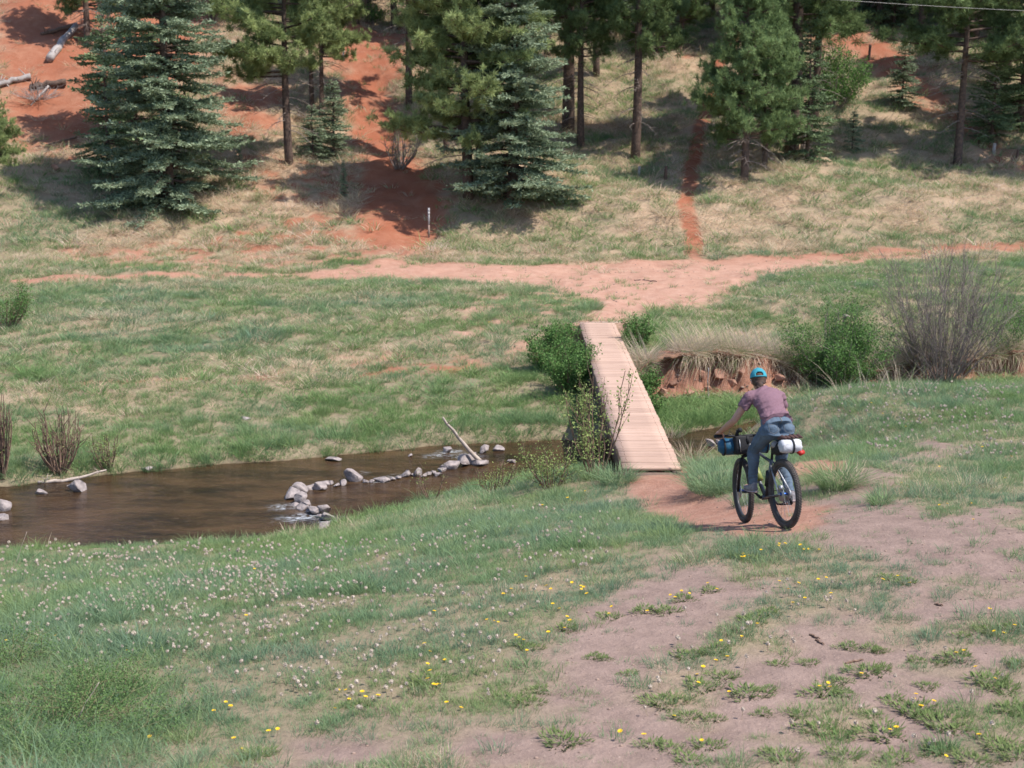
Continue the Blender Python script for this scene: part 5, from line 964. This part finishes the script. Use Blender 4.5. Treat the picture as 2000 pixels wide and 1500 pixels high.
for yy in (.25, .08, -.08, -.24):
    m = MB(); c0 = A_+(B2-A_)*((.30-yy)/.57); tor(m, 0, 0, .097, .004, .012, 28, 6); V = m.v[0]; ax = unit(A_-B2); M = np.stack([np.cross(ax, [0, 0, 1]), ax, [0, 0, 1]], 1); m.v[0] = V@M.T+c0; m.build('strap', M_BLK, bag)
hp = MB(); hp.box(steer([.87, .02, .89]), (.10, .27, .22)); o = hp.build('handlebar_pouch', M_BLK); o.matrix_world = BM; bv = o.modifiers.new('b', 'BEVEL'); bv.width = .03; bv.segments = 3; tag(o, 'black pouch hanging between the handlebar and the blue roll', 'bag')
m = MB(); m.tube(steer([[.80, .09, .81], [.80, .10, .95]]), .006, 6); m.build('cord', M_SIL, o)
m = MB(); m.tube(steer([[.83, .12, 1.0], [.83, .10, 1.05]]), .02, 8); m.tube(steer([[.82, .10, 1.05], [.80, .07, 1.055]]), .026, 10); m.build('bell', M_BLK, bike, True)
for i, (s, h_) in enumerate(((.18, .06), (-.1, .05), (.1, .075))):
    m = MB(); m.tube(steer([[.82, s*1.2, .99], [.90, s, .99+h_], [.96, s*.5, .97], [.93, s*.2, .85]]), .0035, 5, False); m.build('cable', M_BLK, bike)
# seat pack
pk = MB(); pk.tube([[.20, 0, .83], [.10, 0, .84], [0, 0, .85], [-.06, -.01, .86]], np.array([[.035, .05], [.055, .07], [.065, .07], [.06, .06]]), 14); o = pk.build('seat_pack', M_BLK, None, True); o.matrix_world = BM; tag(o, 'black seat pack under the saddle', 'bag'); m = MB(); m.tube([[.13, .035, .88], [.05, .05, .90]], .035, 10); m.build('grey_flap', simple('grey_cloth', (.36, .34, .34), None, 9), o, True)
wr = roll('white_stuff_sack', (-.115, .075, .872), (-.135, -.155, .866), .074, M_WHB, 'white bundled sack strapped behind the saddle', 'bag', seed=9, squash=.95)
m = MB(); tor(m, 0, 0, .079, .003, .012, 28, 6); m.v[0] = m.v[0]+np.array([-.126, -.05, .868]); m.build('strap', M_BLK, wr)
o = MB().tube([[-.15, -.17, .80], [-.17, -.13, .79], [-.155, -.10, .81]], np.array([[.025, .025], [.035, .03], [.018, .018]]), 14).build('red_cup', paint('red_plastic', (.50, .03, .02), .4), None, True); o.matrix_world = BM; tag(o, 'red cup tucked below the white sack', 'cup')
rs = np.random.RandomState(6); jk = MB()
for i in range(5): y0 = .06-i*.045; jk.tube([[-.06+rs.uniform(-.02, .02), y0, .955], [-.09, y0-.03, .968+rs.uniform(-.005, .012)], [-.14, y0-.05, .955]], [.012, .024, .012], 8)
o = jk.build('rolled_jacket', simple('brown_cloth', (.10, .055, .05), None, 14, .9, .5), None, True); o.matrix_world = BM; tag(o, 'dark brown jacket bunched on top of the white sack', 'jacket')

# ---- the rider
def voxel(mb, name, m_, size, smooth=6, parent=None, disp=None):
    o = mb.build('tmp', None); r = o.modifiers.new('r', 'REMESH'); r.mode = 'VOXEL'; r.voxel_size = size; s = o.modifiers.new('s', 'SMOOTH'); s.iterations = smooth; s.factor = .5
    dg = bpy.context.evaluated_depsgraph_get(); me = bpy.data.meshes.new_from_object(o.evaluated_get(dg)); old = o.data; bpy.data.objects.remove(o); bpy.data.meshes.remove(old)
    me.polygons.foreach_set('use_smooth', np.ones(len(me.polygons), dtype=bool)); me.materials.clear(); me.materials.append(m_); me.name = name
    if disp:
        V = np.zeros(len(me.vertices)*3, dtype=np.float32); me.vertices.foreach_get('co', V); V = V.reshape(-1, 3); Nn = np.zeros(len(V)*3, dtype=np.float32); me.vertices.foreach_get('normal', Nn); V = V+Nn.reshape(-1, 3)*disp(V)[:, None]; me.vertices.foreach_set('co', V.astype(np.float32).ravel()); me.update()
    o = bpy.data.objects.new(name, me); COL.objects.link(o); o.parent = parent; return o
def ball(mb, c, r, sub=IV, Fs=IF): mb.add(sub*np.asarray(r, float)*np.ones(3)+np.asarray(c, float), Fs)
def limb(mb, P, R, k=14):
    P = np.array(P, float); mb.tube(P, R, k)
    for p, r in ((P[0], R[0]), (P[-1], R[-1])):
        r = np.mean(r); ball(mb, p, r*.98, IV2, IF2)
M_SKIN, nt, b = mat('skin'); b.inputs['Base Color'].default_value = (.46, .25, .18, 1); b.inputs['Roughness'].default_value = .55; b.inputs['Subsurface Weight'].default_value = .1; b.inputs['Subsurface Radius'].default_value = (.02, .008, .004)
nt.links.new(mixc(nt, ramp(nt, noise(nt, 14, 4), .3, .7), (.40, .21, .15), (.50, .285, .21)), b.inputs['Base Color'])
hipL, hipR = (.10, .10, 1.03), (.10, -.10, 1.03); knL, knR = (.43, .135, .835), (.335, -.135, .715); anL, anR = (.525, .12, .49), (.13, -.125, .385)
shL, shR = (.335, .185, 1.405), (.36, -.185, 1.385); elL, elR = (.465, .325, 1.165), (.50, -.30, 1.15)
gL, gR = steer([.775, .335, 1.0]), steer([.775, -.335, 1.0]); wrL = gL+[-.065, .0, .055]; wrR = gR+[-.065, 0, .055]
HC = np.array([.485, .0, 1.592])
bd = MB()
bd.tube([(.09, 0, 1.04), (.12, 0, 1.10), (.18, 0, 1.21), (.25, 0, 1.31), (.33, 0, 1.40), (.39, 0, 1.46)], np.array([[.09, .05], [.10, .06], [.095, .065], [.115, .085], [.13, .08], [.05, .05]]), 20)
limb(bd, [(.38, 0, 1.45), (.425, 0, 1.51), (.465, 0, 1.555)], [.055, .05, .05])
for s, sh_, el, wr_, g_ in ((1, shL, elL, wrL, gL), (-1, shR, elR, wrR, gR)):
    sh_ = np.array(sh_); el = np.array(el); limb(bd, [(.36, s*.08, 1.42), sh_], [.05, .048]); limb(bd, [sh_, sh_*.65+el*.35, el], [.047, .046, .038]); limb(bd, [el, el*.7+wr_*.3, wr_], [.037, .039, .025])
    pc = (wr_+g_)/2+[.01, 0, .012]; ball(bd, pc, (.048, .04, .022), IV2, IF2); limb(bd, [wr_, pc], [.026, .024])
    for q, (dy, ln) in enumerate(((.034, .9), (.012, 1.0), (-.011, .96), (-.033, .82))):      # four fingers over the grip
        b0 = g_+[-.004, dy*1.0, .024]; limb(bd, [b0+[-.02, 0, .01], b0+[.016*ln, 0, .002], g_+[.028*ln, dy, -.012], g_+[.006, dy, -.028]], [.0095, .0095, .0088, .0078], 8)
    limb(bd, [pc+[0, -s*.03, -.002], g_+[-.012, -s*.05, -.002], g_+[.016, -s*.054, -.022]], [.012, .0105, .009], 8)
for hp_, kn_, an_, hl, toe in ((hipL, knL, anL, (.495, .12, .415), (.70, .128, .43)), (hipR, knR, anR, (.085, -.13, .315), (.285, -.135, .265))):
    limb(bd, [hp_, kn_, an_], [.07, .048, .035]); limb(bd, [an_, hl, toe], [.033, .03, .028])
# head: skull, jaw, nose, ears, brow, lips, looking down the bridge
F_ = unit(np.array([.94, -.26, -.12])); Lh = unit(np.cross([0, 0, 1.], F_)); Uh = np.cross(F_, Lh); HM = np.stack([F_, Lh, Uh], 1)
def hb_(mb, c, r): mb.add((IV*np.asarray(r))@HM.T+HC+HM@np.asarray(c, float), IF)
hb_(bd, (0, 0, .015), (.095, .074, .1)); hb_(bd, (.035, 0, -.055), (.062, .055, .062)); hb_(bd, (.065, 0, -.09), (.03, .032, .025)); hb_(bd, (.098, 0, -.02), (.018, .011, .024)); hb_(bd, (.088, 0, -.062), (.012, .022, .008)); hb_(bd, (.085, 0, .022), (.014, .05, .01))
for s in (-1, 1): hb_(bd, (-.005, s*.077, -.015), (.019, .008, .031)); hb_(bd, (.05, s*.045, -.03), (.03, .022, .022))
person = empty('person', (0, 0, 0), 0, 'cyclist in teal cap, mauve t-shirt and blue jeans riding towards the footbridge', 'person'); person.matrix_world = BM
voxel(bd, 'body', M_SKIN, .006, 3, person)
for s in (-1, 1):
    m = MB(); hb_(m, (.083, s*.03, .0), (.012, .014, .009)); m.build('eye', paint('eye_white', (.7, .68, .66), .3), person, True)
# t-shirt
M_TEE = simple('mauve_cotton', (.215, .122, .150), (.185, .102, .126), 40, .95, .25, bd=.004)
ts = MB()
ts.tube([(.045, 0, 1.125), (.10, 0, 1.155), (.17, .0, 1.225), (.25, 0, 1.325), (.325, 0, 1.405), (.375, 0, 1.452), (.405, 0, 1.485)], np.array([[.172, .122], [.166, .118], [.146, .106], [.165, .115], [.185, .105], [.145, .085], [.075, .06]]), 26)
for s, sh_, el in ((1, shL, elL), (-1, shR, elR)):
    sh_ = np.array(sh_); el = np.array(el); limb(ts, [(.34, s*.07, 1.405), (.345, s*.13, 1.41), sh_], [.08, .078, .068]); ts.tube([sh_, sh_*.78+el*.22, sh_*.56+el*.44], [.068, .064, .062], 14)
def folds(V):
    a = fbm(V[:, 0]*7+V[:, 1]*6+2, V[:, 2]*16+V[:, 1]*5, 3); lo = np.exp(-((V[:, 2]-1.2)/.09)**2)
    return ((a*.014*(1+lo)+np.sin(V[:, 2]*75+V[:, 1]*28+V[:, 0]*18+a*3)*.0055*(.35+lo)*1.0)*ss(1.10, 1.20, V[:, 2]-.12*(V[:, 0]-.1))).astype(np.float32)
tee = voxel(ts, 't_shirt', M_TEE, .0065, 5, person, folds)
# jeans
M_JEAN, nt, b = mat('blue_denim'); b.inputs['Specular IOR Level'].default_value = .15; b.inputs['Roughness'].default_value = .9
f = noise(nt, 5, 5, .6); g = noise(nt, 60, 3, .6); c = mixc(nt, ramp(nt, f, .35, .65), (.042, .066, .10), (.135, .175, .225)); c = mixc(nt, ramp(nt, g, .3, .7), c, (.105, .145, .195)); nt.links.new(c, b.inputs['Base Color'])
jn = MB()
jn.tube([(.19, 0, 1.175), (.13, 0, 1.14), (.07, 0, 1.08), (.06, 0, 1.0), (.09, 0, .97)], np.array([[.14, .10], [.165, .115], [.170, .13], [.160, .11], [.10, .06]]), 26)
for s, hp_, kn_, an_ in ((1, hipL, knL, anL), (-1, hipR, knR, anR)):
    hp_, kn_, an_ = map(np.array, (hp_, kn_, an_)); ball(jn, hp_+[-.03, -.012*s, .012], (.10, .098, .105))
    limb(jn, [hp_, hp_*.6+kn_*.4, kn_], [.098, .085, .064]); limb(jn, [kn_, kn_*.65+an_*.35, an_*.85+kn_*.15], [.064, .066, .05]); jn.tube([an_*.85+kn_*.15, an_+(an_-kn_)*.06], [.05, .052], 14)
def jf(V):
    k_ = np.exp(-((V[:, 2]-.8)/.08)**2)+np.exp(-((V[:, 2]-.5)/.07)**2)+np.exp(-((V[:, 2]-.98)/.05)**2); cr_ = -.003*np.exp(-(V[:, 1]/.016)**2)*(V[:, 0] < .06)*ss(.95, 1.0, V[:, 2])*ss(1.15, 1.05, V[:, 2])
    return (np.sin(V[:, 2]*95+V[:, 0]*40+fbm(V[:, 0]*9, V[:, 2]*9)*6)*.0032*(.25+k_)+fbm(V[:, 0]*8+V[:, 1]*9, V[:, 2]*10, 3)*.012+cr_).astype(np.float32)
jeans = voxel(jn, 'jeans', M_JEAN, .0065, 16, person, jf)
# pockets, belt loop, stitching on the seat of the jeans, laid on its surface
from mathutils.bvhtree import BVHTree
def bvh(o): me = o.data; return BVHTree.FromPolygons([v.co[:] for v in me.vertices], [p.vertices[:] for p in me.polygons])
bj = bvh(jeans)
def onseat(yy, zz):
    h = bj.ray_cast(Vector((-.5, yy, zz)), Vector((1, 0, 0))); return (np.array(h[0])+np.array(h[1])*.003) if h[0] else np.array([-.05, yy, zz])
M_STI = simple('tan_stitch', (.26, .24, .22), None, 9); sti = MB()
for s in (-1, 1):
    c_ = s*.088; out = [(c_-.05, 1.105), (c_+.05, 1.105), (c_+.046, 1.03), (c_, 1.005), (c_-.046, 1.03), (c_-.05, 1.105)]
    for (a, b_), (c2, d2) in zip(out[:-1], out[1:]): sti.tube([onseat(a+(c2-a)*t, b_+(d2-b_)*t) for t in np.linspace(0, 1, 6)], .0012, 4, False)
sti.tube([onseat(0, z_) for z_ in np.linspace(1.03, 1.15, 8)], .0017, 4, False); sti.build('pocket_stitching', M_STI, person)
m = MB(); m.tube([onseat(0, 1.135), onseat(0, 1.152), onseat(0, 1.17)], .006, 6); m.build('belt_loop', M_STI, person)
wb = MB(); wb.tube([(.115, 0, 1.165), (.135, 0, 1.195)], np.array([[.15, .10], [.135, .098]]), 26); wb.build('belt', M_BLK, person, True)
# shoes
M_SHOE = simple('grey_trainers', (.28, .26, .27), (.13, .12, .13), 22, .7, .3); M_SOLE = simple('shoe_sole', (.50, .42, .40), (.3, .2, .2), 9, .8)
for hl, toe, an_ in (((.482, .12, .415), (.715, .13, .425), anL), ((.07, -.13, .318), (.30, -.137, .268), anR)):
    hl, toe, an_ = map(np.array, (hl, toe, an_)); sb = MB(); sb.tube([hl+[-.01, 0, 0], hl*.8+toe*.2, hl*.45+toe*.55, hl*.12+toe*.88, toe+[.02, 0, 0]], np.array([[.03, .036], [.038, .046], [.044, .038], [.042, .028], [.02, .016]]), 16); limb(sb, [an_*.7+hl*.3, hl*.8+toe*.2], [.042, .045])
    o = voxel(sb, 'shoe', M_SHOE, .006, 4, person); so2 = MB(); dn = np.array([0, 0, -.036]); so2.tube([hl+dn+[-.018, 0, .002], hl*.5+toe*.5+dn, toe+dn+[.022, 0, .012]], np.array([[.034, .011], [.042, .011], [.03, .009]]), 14); so2.build('sole', M_SOLE, o, True)
# hair and cap
M_HAIR = simple('brown_hair', (.085, .05, .035), (.05, .03, .022), 40, .7, .4)
hr = MB(); hb_(hr, (-.012, 0, .012), (.098, .081, .098)); hb_(hr, (-.06, 0, -.04), (.05, .06, .045))
V = np.vstack(hr.v); hair = voxel(hr, 'hair', M_HAIR, .006, 2, person)
me = hair.data; import bmesh
bm = bmesh.new(); bm.from_mesh(me); bmesh.ops.delete(bm, geom=[v for v in bm.verts if ((np.array(v.co)-HC)@F_ > .035 and (np.array(v.co)-HC)@Uh < .07)], context='VERTS'); bm.to_mesh(me); bm.free()
m = MB(); hb_(m, (-.115, .005, -.075), (.034, .036, .04)); hb_(m, (-.12, .02, -.095), (.026, .03, .028)); m.build('hair_bun', M_HAIR, hair, True); m = MB(); hb_(m, (-.10, 0, -.05), (.02, .034, .016)); m.build('hair_tie', M_BLK, hair, True)
M_CAP = simple('teal_cap', (.045, .30, .37), (.035, .24, .31), 30, .85, .2, bd=.003)
cm = bmesh.new(); bmesh.ops.create_uvsphere(cm, u_segments=40, v_segments=30, radius=1)
dels = []
for v in cm.verts:
    q = v.co.copy()
    if q.z < -.02: dels.append(v)
    elif q.x < -.55 and abs(q.y) < .40*math.sqrt(max(0, 1-((q.z-.12)/.34)**2)) and .12 < q.z < .46: dels.append(v)
bmesh.ops.delete(cm, geom=dels, context='VERTS')
for v in cm.verts:
    q = np.array(v.co)*[.112, .092, .112]+[-.005, 0, .022]; v.co = Vector(HC+HM@q)
cme = bpy.data.meshes.new('cap'); cm.to_mesh(cme); cm.free(); cme.materials.append(M_CAP); cme.polygons.foreach_set('use_smooth', np.ones(len(cme.polygons), dtype=bool))
capo = bpy.data.objects.new('cap', cme); COL.objects.link(capo); capo.parent = person; sd = capo.modifiers.new('t', 'SOLIDIFY'); sd.thickness = .004
br = MB(); n = 12; aa = np.linspace(-1, 1, n); top = [HC+HM@np.array([.085+.0*abs(a), a*.075, .028-.012*a*a]) for a in aa]; tip = [HC+HM@np.array([.095+.075*math.sqrt(max(0, 1-a*a)), a*.075, .02-.014*a*a]) for a in aa]
br.add(np.array(top+tip), np.array([[i, i+1, n+i+1, n+i] for i in range(n-1)])); bo = br.build('brim', M_CAP, capo, True); bo.modifiers.new('t', 'SOLIDIFY').thickness = .004
m = MB(); ball(m, HC+HM@np.array([-.004, 0, .134]), .006, IV2, IF2); m.build('button', M_CAP, capo, True)
tt_ = sum(len(o.data.loop_triangles) if not o.data.calc_loop_triangles() else 0 for o in set()) if False else 0
ums = {o.data for o in bpy.data.objects if o.type == 'MESH'}
print('unique tris', sum(sum(len(p.vertices)-2 for p in me.polygons) if len(me.polygons) < 1000 else int(len(me.loops)-2*len(me.polygons)) for me in ums), 'tree tris', {k: len(v[2].polygons)*2 for k, v in PR.items()})
print('done', time.time()-T0)
